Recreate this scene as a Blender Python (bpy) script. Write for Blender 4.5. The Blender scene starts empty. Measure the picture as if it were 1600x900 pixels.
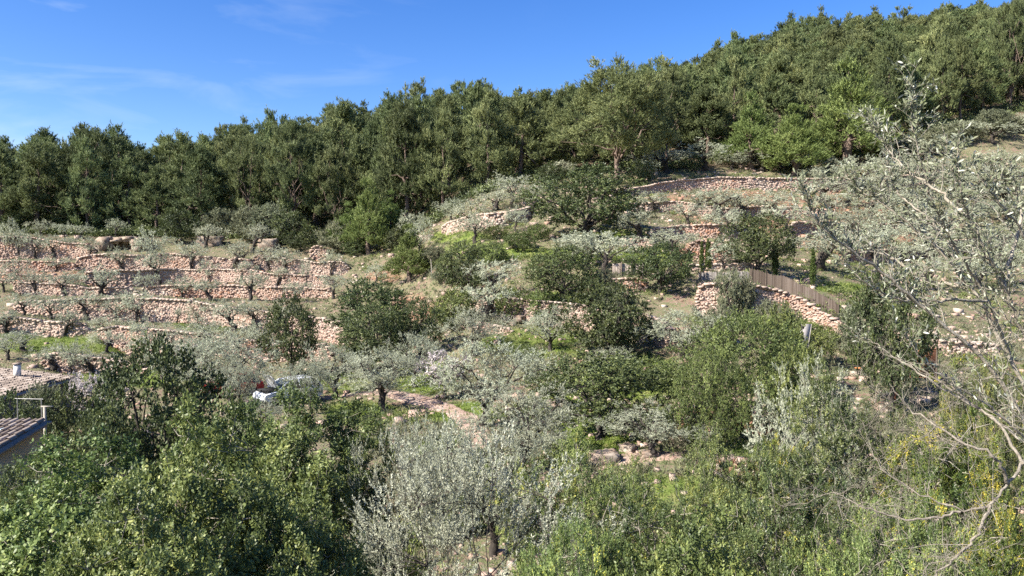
import bpy, math, random
import numpy as np
from mathutils import Vector

S = bpy.context.scene
COL = S.collection
F, CX, CY = 1186.0, 800.0, 450.0
PITCH = math.atan(40.0 / F)
CP, SP = math.cos(PITCH), math.sin(PITCH)

# ------------------------------------------------------------------ camera, sky, sun, exposure
cam_d = bpy.data.cameras.new("camera")
cam = bpy.data.objects.new("camera", cam_d)
COL.objects.link(cam)
cam.location = (0, 0, 0)
cam.rotation_euler = (math.radians(90) - PITCH, 0, 0)
cam_d.sensor_width = 36.0
cam_d.lens = 36.0 * F / 1600.0
cam_d.clip_start = 0.05
cam_d.clip_end = 20000
S.camera = cam

SUN_AZ, SUN_EL = math.radians(-119), math.radians(40)       # azimuth from +Y towards +X
sun_vec = Vector((math.cos(SUN_EL) * math.sin(SUN_AZ), math.cos(SUN_EL) * math.cos(SUN_AZ), math.sin(SUN_EL)))
sun_d = bpy.data.lights.new("sun", 'SUN')
sun_d.energy = 5.0
sun_d.angle = math.radians(0.5)
sun_d.color = (1.0, 0.94, 0.84)
sun = bpy.data.objects.new("sun", sun_d)
sun.rotation_euler = sun_vec.to_track_quat('Z', 'Y').to_euler()
COL.objects.link(sun)

world = bpy.data.worlds.new("World")
S.world = world
world.use_nodes = True
wn, wl = world.node_tree.nodes, world.node_tree.links
wn.clear()
w_out = wn.new('ShaderNodeOutputWorld')
w_bg = wn.new('ShaderNodeBackground')
w_sky = wn.new('ShaderNodeTexSky')
w_sky.sky_type = 'NISHITA'
w_sky.sun_disc = False
w_sky.sun_elevation = SUN_EL
w_sky.sun_rotation = SUN_AZ
w_sky.altitude = 200
w_sky.air_density = 1.0
w_sky.dust_density = 0.6
w_sky.ozone_density = 3.0
w_hs = wn.new('ShaderNodeHueSaturation')
w_hs.inputs['Hue'].default_value = 0.516
w_hs.inputs['Saturation'].default_value = 1.34
w_hs.inputs['Value'].default_value = 1.0
w_bg.inputs['Strength'].default_value = 0.08
# thin cirrus: streaky noise over the sky direction, densest low towards the sun side
w_tc = wn.new('ShaderNodeTexCoord')
w_map = wn.new('ShaderNodeMapping')
w_map.inputs['Rotation'].default_value = (0, math.radians(8), 0.3)
w_map.inputs['Scale'].default_value = (2.2, 2.2, 9.0)
w_n = wn.new('ShaderNodeTexNoise')
w_n.inputs['Scale'].default_value = 2.3
w_n.inputs['Detail'].default_value = 7
w_n.inputs['Roughness'].default_value = 0.55
w_n.inputs['Distortion'].default_value = 0.5
w_mr = wn.new('ShaderNodeMapRange')
w_mr.inputs['From Min'].default_value = 0.54
w_mr.inputs['From Max'].default_value = 0.78
w_mr.inputs['To Max'].default_value = 0.34
w_sep = wn.new('ShaderNodeSeparateXYZ')
w_sx = wn.new('ShaderNodeMapRange')
w_sx.inputs['From Min'].default_value = 0.05
w_sx.inputs['From Max'].default_value = -0.6
w_sx.inputs['To Min'].default_value = 0.02
w_mul = wn.new('ShaderNodeMath'); w_mul.operation = 'MULTIPLY'
w_mix = wn.new('ShaderNodeMix'); w_mix.data_type = 'RGBA'
w_mix.inputs['B'].default_value = (4.4, 5.0, 5.6, 1)
wl.new(w_tc.outputs['Generated'], w_map.inputs['Vector'])
wl.new(w_map.outputs['Vector'], w_n.inputs['Vector'])
wl.new(w_n.outputs['Fac'], w_mr.inputs['Value'])
wl.new(w_tc.outputs['Generated'], w_sep.inputs['Vector'])
wl.new(w_sep.outputs['X'], w_sx.inputs['Value'])
wl.new(w_mr.outputs['Result'], w_mul.inputs[0])
wl.new(w_sx.outputs['Result'], w_mul.inputs[1])
wl.new(w_sky.outputs['Color'], w_hs.inputs['Color'])
wl.new(w_hs.outputs['Color'], w_mix.inputs['A'])
wl.new(w_mul.outputs[0], w_mix.inputs['Factor'])
wl.new(w_mix.outputs['Result'], w_bg.inputs['Color'])
wl.new(w_bg.outputs['Background'], w_out.inputs['Surface'])

S.view_settings.view_transform = 'Standard'
S.view_settings.look = 'None'
S.view_settings.gamma = 1.0
S.view_settings.exposure = 1.45
S.view_settings.use_curve_mapping = False
try:
    cy = S.cycles
    cy.max_bounces = 5
    cy.diffuse_bounces = 3
    cy.glossy_bounces = 2
    cy.transmission_bounces = 3
    cy.transparent_max_bounces = 4
    cy.caustics_reflective = False
    cy.caustics_refractive = False
    cy.use_denoising = False
    cy.use_adaptive_sampling = True
    cy.adaptive_threshold = 0.02
except Exception:
    pass
S.render.use_persistent_data = False

# ------------------------------------------------------------------ pixel <-> place
def at(px, py, Y):
    v = (CY - py) / F
    dy = CP + v * SP
    dz = -SP + v * CP
    return np.array([(px - CX) / F / dy * Y, Y, dz / dy * Y])

def proj_py(Y, z):
    fw = Y * CP - z * SP
    up = Y * SP + z * CP
    return CY - F * up / fw

def z_at(py, Y):
    v = (CY - py) / F
    return (-SP + v * CP) / (CP + v * SP) * Y

# ------------------------------------------------------------------ terrain height
NEAR = [(0, -1.8), (2, -2.2), (4, -4.6), (8, -7.3), (14, -9.0), (22, -9.4)]
COLS = {
    0:    [(45, 640), (55, 595), (62, 560), (70, 520), (78, 485), (86, 452), (92, 435), (98, 415), (104, 392), (110, 370), (118, 354), (140, 325), (160, 308)],
    200:  [(45, 645), (55, 600), (62, 567), (70, 523), (78, 487), (86, 455), (92, 438), (98, 418), (104, 400), (110, 380), (120, 360), (150, 322), (170, 300)],
    400:  [(40, 665), (50, 620), (58, 580), (66, 540), (74, 500), (84, 460), (92, 432), (98, 412), (105, 390), (112, 375), (130, 345), (170, 275), (185, 257)],
    550:  [(40, 665), (50, 615), (58, 575), (64, 545), (72, 505), (80, 470), (90, 435), (98, 410), (106, 392), (114, 375), (140, 315), (180, 240), (195, 225)],
    640:  [(36, 690), (46, 625), (54, 580), (62, 535), (70, 500), (78, 465), (88, 420), (98, 390), (106, 372), (130, 320), (180, 215), (195, 200)],
    750:  [(36, 690), (44, 630), (50, 580), (56, 530), (60, 490), (66, 450), (72, 410), (80, 370), (88, 335), (100, 300), (112, 282), (150, 235), (190, 200)],
    900:  [(30, 730), (36, 680), (42, 625), (48, 580), (54, 530), (58, 490), (64, 440), (70, 400), (76, 372), (84, 345), (92, 320), (102, 290), (112, 272), (150, 225), (195, 192)],
    1000: [(28, 740), (33, 690), (40, 625), (46, 580), (52, 525), (56, 480), (62, 435), (68, 400), (74, 375), (82, 350), (92, 322), (100, 298), (106, 284), (115, 268), (150, 212), (200, 165)],
    1150: [(26, 760), (30, 700), (36, 650), (44, 560), (50, 500), (54, 465), (60, 430), (68, 400), (76, 370), (86, 340), (96, 305), (104, 282), (110, 268), (140, 200), (200, 125), (250, 108)],
    1300: [(26, 760), (32, 690), (38, 630), (46, 560), (52, 510), (58, 470), (66, 430), (76, 395), (86, 355), (96, 315), (104, 285), (112, 262), (140, 190), (200, 110), (270, 72)],
    1450: [(28, 740), (34, 670), (40, 600), (48, 550), (56, 520), (64, 470), (74, 420), (84, 375), (96, 325), (106, 285), (116, 240), (140, 185), (200, 92), (270, 62)],
    1600: [(28, 740), (34, 670), (40, 610), (48, 560), (58, 520), (66, 470), (76, 420), (88, 370), (100, 310), (112, 250), (122, 200), (150, 150), (210, 65), (280, 42)],
}
UG = np.arange(-400, 2001, 10.0)
YG = np.concatenate([np.arange(0, 120, 0.5), np.arange(120, 320, 2.5), [340, 400, 500, 700, 1000, 2000, 5000]])
def _column(u0):
    pts = list(NEAR) + [(Y, z_at(py, Y)) for Y, py in COLS[u0]]
    Yl, zl = pts[-1]
    pts += [(Yl + 25, zl + 0.5), (Yl + 110, zl - 22), (700, -40), (5000, -60)]
    a = np.array(pts, float)
    return np.interp(YG, a[:, 0], a[:, 1])
_us = sorted(COLS)
_ct = np.array([_column(u) for u in _us])
ZB = np.array([[np.interp(u, _us, _ct[:, j]) for j in range(len(YG))] for u in UG])
def _smooth(A, axis, sig):
    r = int(3 * sig) + 1
    k = np.exp(-0.5 * (np.arange(-r, r + 1) / sig) ** 2); k /= k.sum()
    P = np.pad(A, [(r, r) if a == axis else (0, 0) for a in range(2)], mode='edge')
    return np.apply_along_axis(lambda m: np.convolve(m, k, mode='valid'), axis, P)
ZB = _smooth(ZB, 0, 3.0)
ZB[:, :300] = _smooth(ZB, 1, 2.0)[:, :300]

def base_z(u, Y):
    u = np.clip(np.asarray(u, float), UG[0], UG[-1] - 1e-3)
    Y = np.clip(np.asarray(Y, float), 0, 4999)
    i = ((u - UG[0]) / 10.0).astype(int)
    fu = (u - UG[i]) / 10.0
    j = np.clip(np.searchsorted(YG, Y, side='right') - 1, 0, len(YG) - 2)
    fy = (Y - YG[j]) / (YG[j + 1] - YG[j])
    return ((ZB[i, j] * (1 - fy) + ZB[i, j + 1] * fy) * (1 - fu) + (ZB[i + 1, j] * (1 - fy) + ZB[i + 1, j + 1] * fy) * fu)

_rn = np.random.RandomState(5)
_NT = _rn.rand(64, 64)
def vnoise(x, y):
    xi, yi = np.floor(x).astype(int), np.floor(y).astype(int)
    fx, fy = x - xi, y - yi
    fx, fy = fx * fx * (3 - 2 * fx), fy * fy * (3 - 2 * fy)
    g = lambda a, b: _NT[a % 64, b % 64]
    return (g(xi, yi) * (1 - fx) + g(xi + 1, yi) * fx) * (1 - fy) + (g(xi, yi + 1) * (1 - fx) + g(xi + 1, yi + 1) * fx) * fy
def fnoise(x, y):
    return (vnoise(x, y) - .5) + .5 * (vnoise(x * 2.1 + 9, y * 2.1 + 4) - .5) + .25 * (vnoise(x * 4.3 + 1, y * 4.3 + 7) - .5)

def y_for(u, py, lo=24):
    """the distance at which the unterraced slope shows at picture height py"""
    Ys = np.arange(lo, 130, 0.25)
    p = np.minimum.accumulate(proj_py(Ys, base_z(np.full_like(Ys, u), Ys)))
    return float(np.interp(-py, -p, Ys))

# dry-stone terrace walls: (label, [(column, top, bottom)...], stone size, tint shift)
WALLS = [
 ("rubble dry stone wall right under the pine wood, highest of the grove terraces", [(-60, 372, 400), (0, 371, 399), (60, 372, 397), (112, 380, 400), (150, 386, 402)], 0.252, .35),
 ("long pinkish dry stone wall with an orange stain, just below the cave hole", [(120, 402, 418), (135, 400, 421), (230, 400, 423), (330, 405, 424), (400, 408, 423)], 0.222, .2),
 ("pale stone wall retaining the top terrace beside the brown gully", [(395, 398, 416), (408, 401, 421), (450, 407, 424), (500, 409, 426), (547, 410, 425)], 0.237, .0),
 ("short wall of orange stained stones at the foot of the wood above the gully", [(484, 388, 405), (500, 386, 407), (516, 388, 405)], 0.252, .5),
 ("rough wall of red rubble above the upper red bank, start of the second terrace", [(-60, 404, 417), (20, 406, 419), (80, 408, 420), (128, 410, 420)], .24, .5),
 ("low red stone wall under the upper red bank", [(-60, 426, 436), (30, 428, 439), (90, 431, 441), (132, 430, 440)], .24, .55),
 ("broken reddish wall between the two tall walls of the grove middle", [(222, 449, 460), (300, 446, 462), (370, 446, 462), (398, 448, 462)], .24, .5),
 ("dry stone wall behind the big slanting olive trunk", [(130, 424, 444), (200, 421, 443), (270, 414, 432), (330, 416, 434), (400, 424, 440), (460, 428, 444), (520, 430, 444)], 0.222, .15),
 ("low broken stone wall at mid height of the terraced grove", [(20, 440, 455), (100, 446, 460), (160, 451, 462), (215, 452, 462)], 0.222, .1),
 ("stone wall of loose reddish rubble beside the gully mouth", [(400, 446, 462), (430, 449, 465), (480, 450, 462), (522, 452, 464)], 0.222, .3),
 ("tall wall of pink and cream stones crossing the middle of the terraced grove", [(20, 474, 487), (75, 472, 490), (150, 468, 494), (220, 466, 496), (290, 468, 498), (360, 478, 504), (420, 488, 514), (470, 494, 520), (545, 502, 532)], 0.222, .12),
 ("light stone wall above the bright grass strip with bent olive trunks", [(-40, 497, 518), (18, 497, 516), (60, 498, 518), (110, 502, 520), (140, 506, 518)], 0.222, .0),
 ("dry stone wall with a rust red patch, lowest long wall of the grove", [(150, 516, 526), (185, 510, 540), (240, 512, 545), (290, 518, 546), (350, 526, 550), (430, 534, 556), (520, 538, 560)], 0.237, .2),
 ("low stone wall of pale blocks below the bright grass strip", [(60, 556, 572), (95, 551, 576), (165, 558, 578), (230, 566, 584)], 0.222, .1),
 ("rock built terrace edge curving along the dark wood above the green slope", [(690, 353, 368), (708, 346, 364), (760, 338, 356), (800, 330, 350), (835, 322, 342)], 0.370, .0),
 ("highest wall of the upper grove, long and cream orange under the tall pines", [(950, 300, 312), (1000, 293, 307), (1060, 284, 300), (1100, 280, 297), (1200, 279, 296), (1285, 281, 297), (1400, 277, 295), (1500, 262, 280)], 0.252, .2),
 ("tumbled wall behind the twisted olives of the upper grove", [(985, 318, 332), (1060, 316, 332), (1130, 328, 342), (1210, 322, 336), (1300, 330, 345)], 0.266, .25),
 ("orange stone wall behind the slanting olive trunk in the upper grove", [(1012, 360, 374), (1060, 354, 370), (1130, 354, 376), (1180, 352, 372)], 0.237, .4),
 ("low red brick coloured stone wall below the pale trunked olive", [(962, 374, 386), (990, 374, 386), (1026, 376, 390)], 0.192, .45),
 ("red stained stone wall behind the pair of cypresses", [(1072, 384, 404), (1085, 380, 414), (1110, 380, 414), (1150, 386, 412)], 0.237, .55),
 ("cream stone wall behind the carob next to the reed fence", [(1070, 414, 425), (1120, 412, 425), (1170, 414, 426), (1185, 416, 426)], 0.252, .05),
 ("yellowish stone wall over the round carob in the upper grove", [(1228, 350, 370), (1280, 348, 368), (1340, 352, 368), (1400, 352, 372)], 0.252, .3),
 ("red rubble wall showing between the olive sapling twigs", [(1320, 394, 412), (1380, 392, 412), (1460, 380, 400), (1540, 372, 392), (1640, 360, 384)], 0.266, .4),
 ("orange stone wall below the plank fence posts", [(920, 444, 468), (940, 440, 470), (990, 436, 466), (1010, 438, 462)], 0.222, .4),
 ("broad pale stone wall across the green middle slope", [(735, 468, 488), (760, 465, 496), (830, 468, 500), (880, 474, 508), (925, 480, 514), (1000, 492, 530), (1050, 512, 545)], 0.207, .02),
 ("thick cream stone wall under the brown reed fence", [(1085, 448, 492), (1120, 443, 492), (1160, 443, 490), (1205, 454, 484), (1250, 470, 494), (1290, 491, 512), (1325, 510, 528)], 0.2, .28),
 ("low stone kerb by the lowest olive of the green slope", [(700, 500, 512), (760, 502, 513), (800, 506, 516)], 0.222, .1),
 ("rough wall of dark red and white boulders under the bright green bush", [(1050, 630, 668), (1100, 630, 672), (1160, 640, 682), (1205, 652, 690)], 0.311, .75),
 ("low crumbling wall of dark red rocks beside the thin bare stem", [(1112, 712, 738), (1160, 712, 742), (1215, 722, 752), (1240, 730, 756)], 0.266, .7),
 ("weathered stone wall across the grove near the rusty gate", [(1330, 500, 512), (1400, 520, 534), (1470, 532, 552), (1560, 538, 562)], 0.266, .15),
]
for k, w in enumerate(WALLS):
    u = np.arange(w[1][0][0], w[1][-1][0] + 1, 5.0)
    q = np.array(w[1], float)
    top, bot = np.interp(u, q[:, 0], q[:, 1]), np.interp(u, q[:, 0], q[:, 2])
    bot = bot + (bot - top) * (.36 if q[0, 0] < 540 else .15)
    Y = np.array([y_for(a, (t + b) / 2) for a, t, b in zip(u, top, bot)])
    kk = np.ones(7) / 7
    Y = np.convolve(np.pad(Y, 3, mode='edge'), kk, mode='valid')
    h = (bot - top) / F * Y
    ef = np.clip(np.minimum(u - u[0], u[-1] - u) / 8.0 + .15, 0, 1)
    WALLS[k] = dict(label=w[0], u=u, Y=Y, h=h, hf=h * ef, ss=w[2], tint=w[3], top=top, bot=bot)

def zfun(X, Y, walls=True):
    X, Y = np.asarray(X, float), np.asarray(Y, float)
    u = CX + F * X / np.maximum(Y, 0.8)
    z = base_z(u, Y)
    amp = np.clip((Y - 10) / 15, 0, 1) * .28 + np.clip((Y - 105) / 30, 0, 1) * 1.2
    z = z + amp * fnoise(X / 4.0 + 31, Y / 4.0 + 17)
    if walls:
        for w in WALLS:
            hh = np.interp(u, w['u'], w['hf'], left=0, right=0)
            yw = np.interp(u, w['u'], w['Y'])
            t = Y - yw - .18
            sg = np.clip(t / .22, -1, 1)
            L = np.maximum(1.2, np.minimum(3.2, 1.3 * hh + .5))
            z = z + .5 * hh * sg * np.exp(-np.abs(t) / L)
    return z

def zg(x, y):
    return float(zfun(np.array([x]), np.array([y]))[0])

def hit(px, py, lo=24.0, hi=160.0):
    """distance of the first ground met at picture point px,py"""
    Ys = np.arange(lo, hi, 0.15)
    Xs = (px - CX) / F * Ys
    p = proj_py(Ys, zfun(Xs, Ys))
    i = np.argmax(p <= py)
    return float(Ys[i]) if p[i] <= py else hi

# ------------------------------------------------------------------ mesh helpers
class Geo:
    def __init__(self):
        self.v, self.f, self.t, self.n = [], {}, {}, 0
    def add(self, V, Fc, tint=0.5):
        V = np.asarray(V, np.float32).reshape(-1, 3)
        Fc = np.asarray(Fc, np.int64)
        k = Fc.shape[1]
        self.f.setdefault(k, []).append(Fc + self.n)
        tt = np.broadcast_to(np.asarray(tint, np.float32), (len(Fc),))
        self.t.setdefault(k, []).append(np.array(tt))
        self.v.append(V); self.n += len(V)
    def tube(self, P, R, sides=6, tint=0.5, rough=0.0, rng=None, cap=True):
        P = np.asarray(P, float); n = len(P)
        R = np.broadcast_to(np.asarray(R, float), (n,))
        T = np.gradient(P, axis=0); T /= np.linalg.norm(T, axis=1)[:, None] + 1e-9
        ref = np.tile(np.array([0.0, 0, 1]), (n, 1))
        if abs(T[:, 2]).mean() > .8: ref[:] = (1, 0, 0)
        A = np.cross(T, ref); A /= np.linalg.norm(A, axis=1)[:, None] + 1e-9
        B = np.cross(T, A)
        a = np.arange(sides) * 2 * math.pi / sides
        rr = R[:, None] * np.ones(sides)
        if rough and rng is not None: rr = rr * (1 + rough * rng.uniform(-1, 1, rr.shape))
        V = P[:, None] + A[:, None] * (np.cos(a)[None, :, None] * rr[..., None]) + B[:, None] * (np.sin(a)[None, :, None] * rr[..., None])
        i = np.arange(n - 1)[:, None] * sides; j = np.arange(sides)[None]
        j2 = (j + 1) % sides
        Q = np.stack([i + j, i + j2, i + sides + j2, i + sides + j], -1).reshape(-1, 4)
        self.add(V.reshape(-1, 3), Q, tint)
        if cap:
            self.add(V[-1], [list(range(sides))], tint)
            self.add(V[0], [list(range(sides))[::-1]], tint)
    def box(self, c, s, rz=0.0, tint=0.5, M=None):
        c, s = np.asarray(c, float), np.asarray(s, float) / 2
        V = np.array([[x, y, z] for z in (-1, 1) for y in (-1, 1) for x in (-1, 1)], float) * s
        if M is not None: V = V @ np.asarray(M).T
        cz, sz = math.cos(rz), math.sin(rz)
        V = V @ np.array([[cz, sz, 0], [-sz, cz, 0], [0, 0, 1]]) + c
        self.add(V, [[0, 2, 3, 1], [4, 5, 7, 6], [0, 1, 5, 4], [2, 6, 7, 3], [0, 4, 6, 2], [1, 3, 7, 5]], tint)
    def mesh(self, name, mat, smooth=False):
        me = bpy.data.meshes.new(name)
        V = np.concatenate(self.v)
        loops, starts, tints, s = [], [], [], 0
        for k in self.f:
            A = np.concatenate(self.f[k])
            loops.append(A.ravel()); starts.append(s + np.arange(len(A)) * k); s += A.size
            tints.append(np.concatenate(self.t[k]))
        loops, starts, tints = np.concatenate(loops), np.concatenate(starts), np.concatenate(tints)
        me.vertices.add(len(V)); me.loops.add(len(loops)); me.polygons.add(len(starts))
        me.vertices.foreach_set('co', V.astype(np.float32).ravel())
        me.loops.foreach_set('vertex_index', loops.astype(np.int32))
        me.polygons.foreach_set('loop_start', starts.astype(np.int32))
        at_ = me.attributes.new('tint', 'FLOAT', 'FACE')
        at_.data.foreach_set('value', tints.astype(np.float32))
        if smooth:
            me.polygons.foreach_set('use_smooth', np.ones(len(starts), bool))
        me.update(calc_edges=True)
        me.materials.append(mat)
        return me
    def build(self, name, mat, parent=None, smooth=False):
        o = bpy.data.objects.new(name, self.mesh(name, mat, smooth))
        COL.objects.link(o)
        if parent: o.parent = parent
        return o

def link(name, me, parent=None):
    o = bpy.data.objects.new(name, me); COL.objects.link(o)
    if parent: o.parent = parent
    return o
def tag(o, label=None, cat=None, group=None, kind=None):
    if label: o['label'] = label
    if cat: o['category'] = cat
    if group: o['group'] = group
    if kind: o['kind'] = kind
    return o
def empty(name, loc, rz=0.0, sc=(1, 1, 1)):
    o = bpy.data.objects.new(name, None); COL.objects.link(o)
    o.location = loc; o.rotation_euler = (0, 0, rz); o.scale = sc
    o.empty_display_size = .3
    return o

# ------------------------------------------------------------------ materials
def new_mat(name):
    m = bpy.data.materials.new(name); m.use_nodes = True
    n, l = m.node_tree.nodes, m.node_tree.links
    return m, n, l, n['Principled BSDF'], n['Material Output']
def ramp(n, stops):
    r = n.new('ShaderNodeValToRGB')
    e = r.color_ramp.elements
    while len(e) > 1: e.remove(e[-1])
    e[0].position = stops[0][0]; e[0].color = (*stops[0][1], 1)
    for p, c in stops[1:]:
        q = e.new(p); q.color = (*c, 1)
    return r
def leaf_mat(name, stops, rough=.5, trans=.25, spec=.3, var=.18, hue=.012, tcol=None):
    m, n, l, b, out = new_mat(name)
    a = n.new('ShaderNodeAttribute'); a.attribute_name = 'tint'
    r = ramp(n, stops); l.new(a.outputs['Fac'], r.inputs['Fac'])
    oi = n.new('ShaderNodeObjectInfo')
    mv = n.new('ShaderNodeMapRange'); mv.inputs['To Min'].default_value = 1 - var; mv.inputs['To Max'].default_value = 1 + var
    l.new(oi.outputs['Random'], mv.inputs['Value'])
    wn_ = n.new('ShaderNodeTexWhiteNoise'); wn_.noise_dimensions = '1D'
    l.new(oi.outputs['Random'], wn_.inputs['W'])
    mh = n.new('ShaderNodeMapRange'); mh.inputs['To Min'].default_value = .5 - hue; mh.inputs['To Max'].default_value = .5 + hue
    l.new(wn_.outputs['Value'], mh.inputs['Value'])
    hs = n.new('ShaderNodeHueSaturation')
    l.new(mh.outputs['Result'], hs.inputs['Hue']); l.new(mv.outputs['Result'], hs.inputs['Value'])
    l.new(r.outputs['Color'], hs.inputs['Color'])
    l.new(hs.outputs['Color'], b.inputs['Base Color'])
    b.inputs['Roughness'].default_value = rough
    b.inputs['Specular IOR Level'].default_value = spec
    if trans > 0:
        t = n.new('ShaderNodeBsdfTranslucent'); mx = n.new('ShaderNodeMixShader')
        l.new(hs.outputs['Color'], t.inputs['Color'])
        mx.inputs['Fac'].default_value = trans
        l.new(b.outputs['BSDF'], mx.inputs[1]); l.new(t.outputs['BSDF'], mx.inputs[2])
        l.new(mx.outputs['Shader'], out.inputs['Surface'])
    return m
def noise_mat(name, stops, scale=4.0, rough=.9, detail=6, bump=.0, tintmix=0.0, stretch=(1, 1, 1), spec=.2, metal=0.0):
    m, n, l, b, out = new_mat(name)
    tc = n.new('ShaderNodeTexCoord'); mp = n.new('ShaderNodeMapping'); mp.inputs['Scale'].default_value = stretch
    nz = n.new('ShaderNodeTexNoise'); nz.inputs['Scale'].default_value = scale; nz.inputs['Detail'].default_value = detail
    nz.inputs['Roughness'].default_value = .65
    l.new(tc.outputs['Object'], mp.inputs['Vector']); l.new(mp.outputs['Vector'], nz.inputs['Vector'])
    r = ramp(n, stops)
    if tintmix > 0:
        a = n.new('ShaderNodeAttribute'); a.attribute_name = 'tint'
        mx = n.new('ShaderNodeMix'); mx.inputs['Factor'].default_value = tintmix
        l.new(nz.outputs['Fac'], mx.inputs['A']); l.new(a.outputs['Fac'], mx.inputs['B'])
        l.new(mx.outputs['Result'], r.inputs['Fac'])
    else:
        l.new(nz.outputs['Fac'], r.inputs['Fac'])
    l.new(r.outputs['Color'], b.inputs['Base Color'])
    b.inputs['Roughness'].default_value = rough
    b.inputs['Specular IOR Level'].default_value = spec
    b.inputs['Metallic'].default_value = metal
    if bump:
        bp = n.new('ShaderNodeBump'); bp.inputs['Strength'].default_value = bump; bp.inputs['Distance'].default_value = .05
        l.new(nz.outputs['Fac'], bp.inputs['Height']); l.new(bp.outputs['Normal'], b.inputs['Normal'])
    return m

M = {}
M['pine'] = leaf_mat('pine needles', [(0, (0.069, 0.090, 0.042)), (.5, (0.159, 0.192, 0.079)), (1, (0.292, 0.312, 0.134))], .6, .25, .2, .30, .016)
M['pine_young'] = leaf_mat('young pine needles', [(0, (0.087, 0.125, 0.036)), (.5, (0.183, 0.236, 0.074)), (1, (0.293, 0.345, 0.126))], .6, .3, .2, .12, .01)
M['olive'] = leaf_mat('olive leaves', [(0, (0.199, 0.218, 0.143)), (.5, (0.372, 0.391, 0.276)), (1, (0.626, 0.642, 0.501))], .5, .22, .3, .12, .01)
M['olive_near'] = leaf_mat('olive sapling leaves', [(0, (0.117, 0.135, 0.070)), (.45, (0.199, 0.217, 0.129)), (.7, (0.375, 0.388, 0.305)), (1, (0.564, 0.564, 0.492))], .45, .2, .35, .0, .0)
M['carob'] = leaf_mat('carob leaves', [(0, (.036, .050, .020)), (.5, (.083, .108, .040)), (.85, (.185, .215, .070)), (1, (.30, .31, .09))], .5, .22, .35, .20, .014)
M['shrub'] = leaf_mat('shrub leaves', [(0, (0.062, 0.084, 0.029)), (.5, (0.146, 0.179, 0.058)), (.85, (0.258, 0.297, 0.090)), (.94, (0.336, 0.358, 0.090)), (1, (0.515, 0.426, 0.067))], .5, .28, .3, .18, .014)
M['scrub'] = leaf_mat('grey scrub leaves', [(0, (0.084, 0.090, 0.054)), (.5, (0.162, 0.174, 0.102)), (1, (0.288, 0.300, 0.192))], .6, .2, .2, .2, .02)
M['yellow'] = leaf_mat('yellowing leaves', [(0, (.04, .065, .016)), (.45, (.10, .135, .03)), (.7, (.22, .25, .05)), (.85, (.40, .34, .04)), (1, (.52, .43, .07))], .45, .3, .3, .0, .0)
M['blossom'] = leaf_mat('almond blossom', [(0, (.30, .28, .24)), (.5, (.58, .52, .50)), (1, (.78, .72, .70))], .6, .3, .2, .05, .0)
M['cypress'] = leaf_mat('cypress foliage', [(0, (0.042, 0.063, 0.020)), (1, (0.140, 0.182, 0.049))], .6, .2, .2, .08, .006)
M['grass'] = leaf_mat('grass blades', [(0, (0.068, 0.108, 0.018)), (.6, (0.120, 0.176, 0.028)), (1, (0.240, 0.240, 0.072))], .5, .35, .25, .0, .0)
M['weed'] = leaf_mat('weeds', [(0, (.08, .10, .045)), (.6, (.16, .19, .09)), (.85, (.25, .25, .13)), (1, (.34, .31, .19))], .6, .25, .2, .0, .0)
M['bark_olive'] = noise_mat('olive bark', [(.25, (.018, .015, .013)), (.6, (.062, .052, .044)), (.85, (.17, .15, .13))], 7, .95, 6, .6, 0, (1, 1, .35))
M['bark_pine'] = noise_mat('pine bark', [(.25, (.06, .045, .036)), (.6, (.17, .125, .10)), (.85, (.30, .24, .20))], 5, .95, 6, .5, 0, (1, 1, .3))
M['bark_pale'] = noise_mat('pale bark', [(.25, (.13, .115, .09)), (.55, (.30, .27, .22)), (.85, (.46, .43, .37))], 25, .9, 6, .3, 0, (1, 1, .4))
M['bark_twig'] = noise_mat('grey twig bark', [(.25, (.15, .13, .10)), (.55, (.30, .265, .21)), (.85, (.50, .46, .40))], 40, .85, 5, .3)
STONE = [(.0, (.47, .405, .34)), (.2, (.40, .32, .26)), (.36, (.375, .265, .21)), (.5, (.30, .225, .185)), (.66, (.36, .20, .13)), (.8, (.23, .145, .11)), (1, (.15, .08, .062))]
M['stone'] = noise_mat('dry stone', STONE, 3.2, .95, 8, .35, .8)
M['bark_dead'] = noise_mat('dead limb bark', [(.25, (.11, .095, .075)), (.55, (.23, .20, .16)), (.85, (.38, .35, .30))], 40, .9, 5, .3)
# ------------------------------------------------------------------ ground sheet
GRASS = [(525, 598, 60, 18), (660, 588, 48, 30), (730, 648, 62, 20), (930, 690, 75, 45), (110, 540, 130, 14), (30, 530, 60, 10), (830, 535, 85, 28),
         (770, 392, 80, 18), (720, 372, 50, 12), (880, 400, 60, 12), (1010, 405, 55, 22), (985, 590, 90, 40), (1190, 690, 60, 25), (870, 470, 70, 16), (560, 645, 60, 20),
         (1130, 500, 60, 14), (960, 368, 50, 10), (1310, 450, 40, 8), (150, 456, 60, 6), (330, 510, 60, 8), (1230, 520, 70, 20), (880, 640, 80, 30),
         (200, 590, 90, 16), (1050, 780, 160, 40), (700, 700, 60, 20)]
RED = [(1200, 330, 150, 30), (1100, 306, 110, 12), (1330, 320, 80, 30), (60, 425, 80, 14), (90, 432, 60, 8), (340, 452, 50, 14), (645, 482, 34, 24), (600, 432, 30, 10), (1180, 360, 50, 12), (365, 425, 50, 10), (1380, 380, 120, 30), (1080, 400, 30, 20)]
def patches(u, p, L, soft=.35):
    g = np.zeros_like(u)
    for cx, cy_, rx, ry in L:
        d = ((u - cx) / rx) ** 2 + ((p - cy_) / ry) ** 2
        g = np.maximum(g, np.clip((1.25 - d) / soft / 2, 0, 1))
    return g
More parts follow.
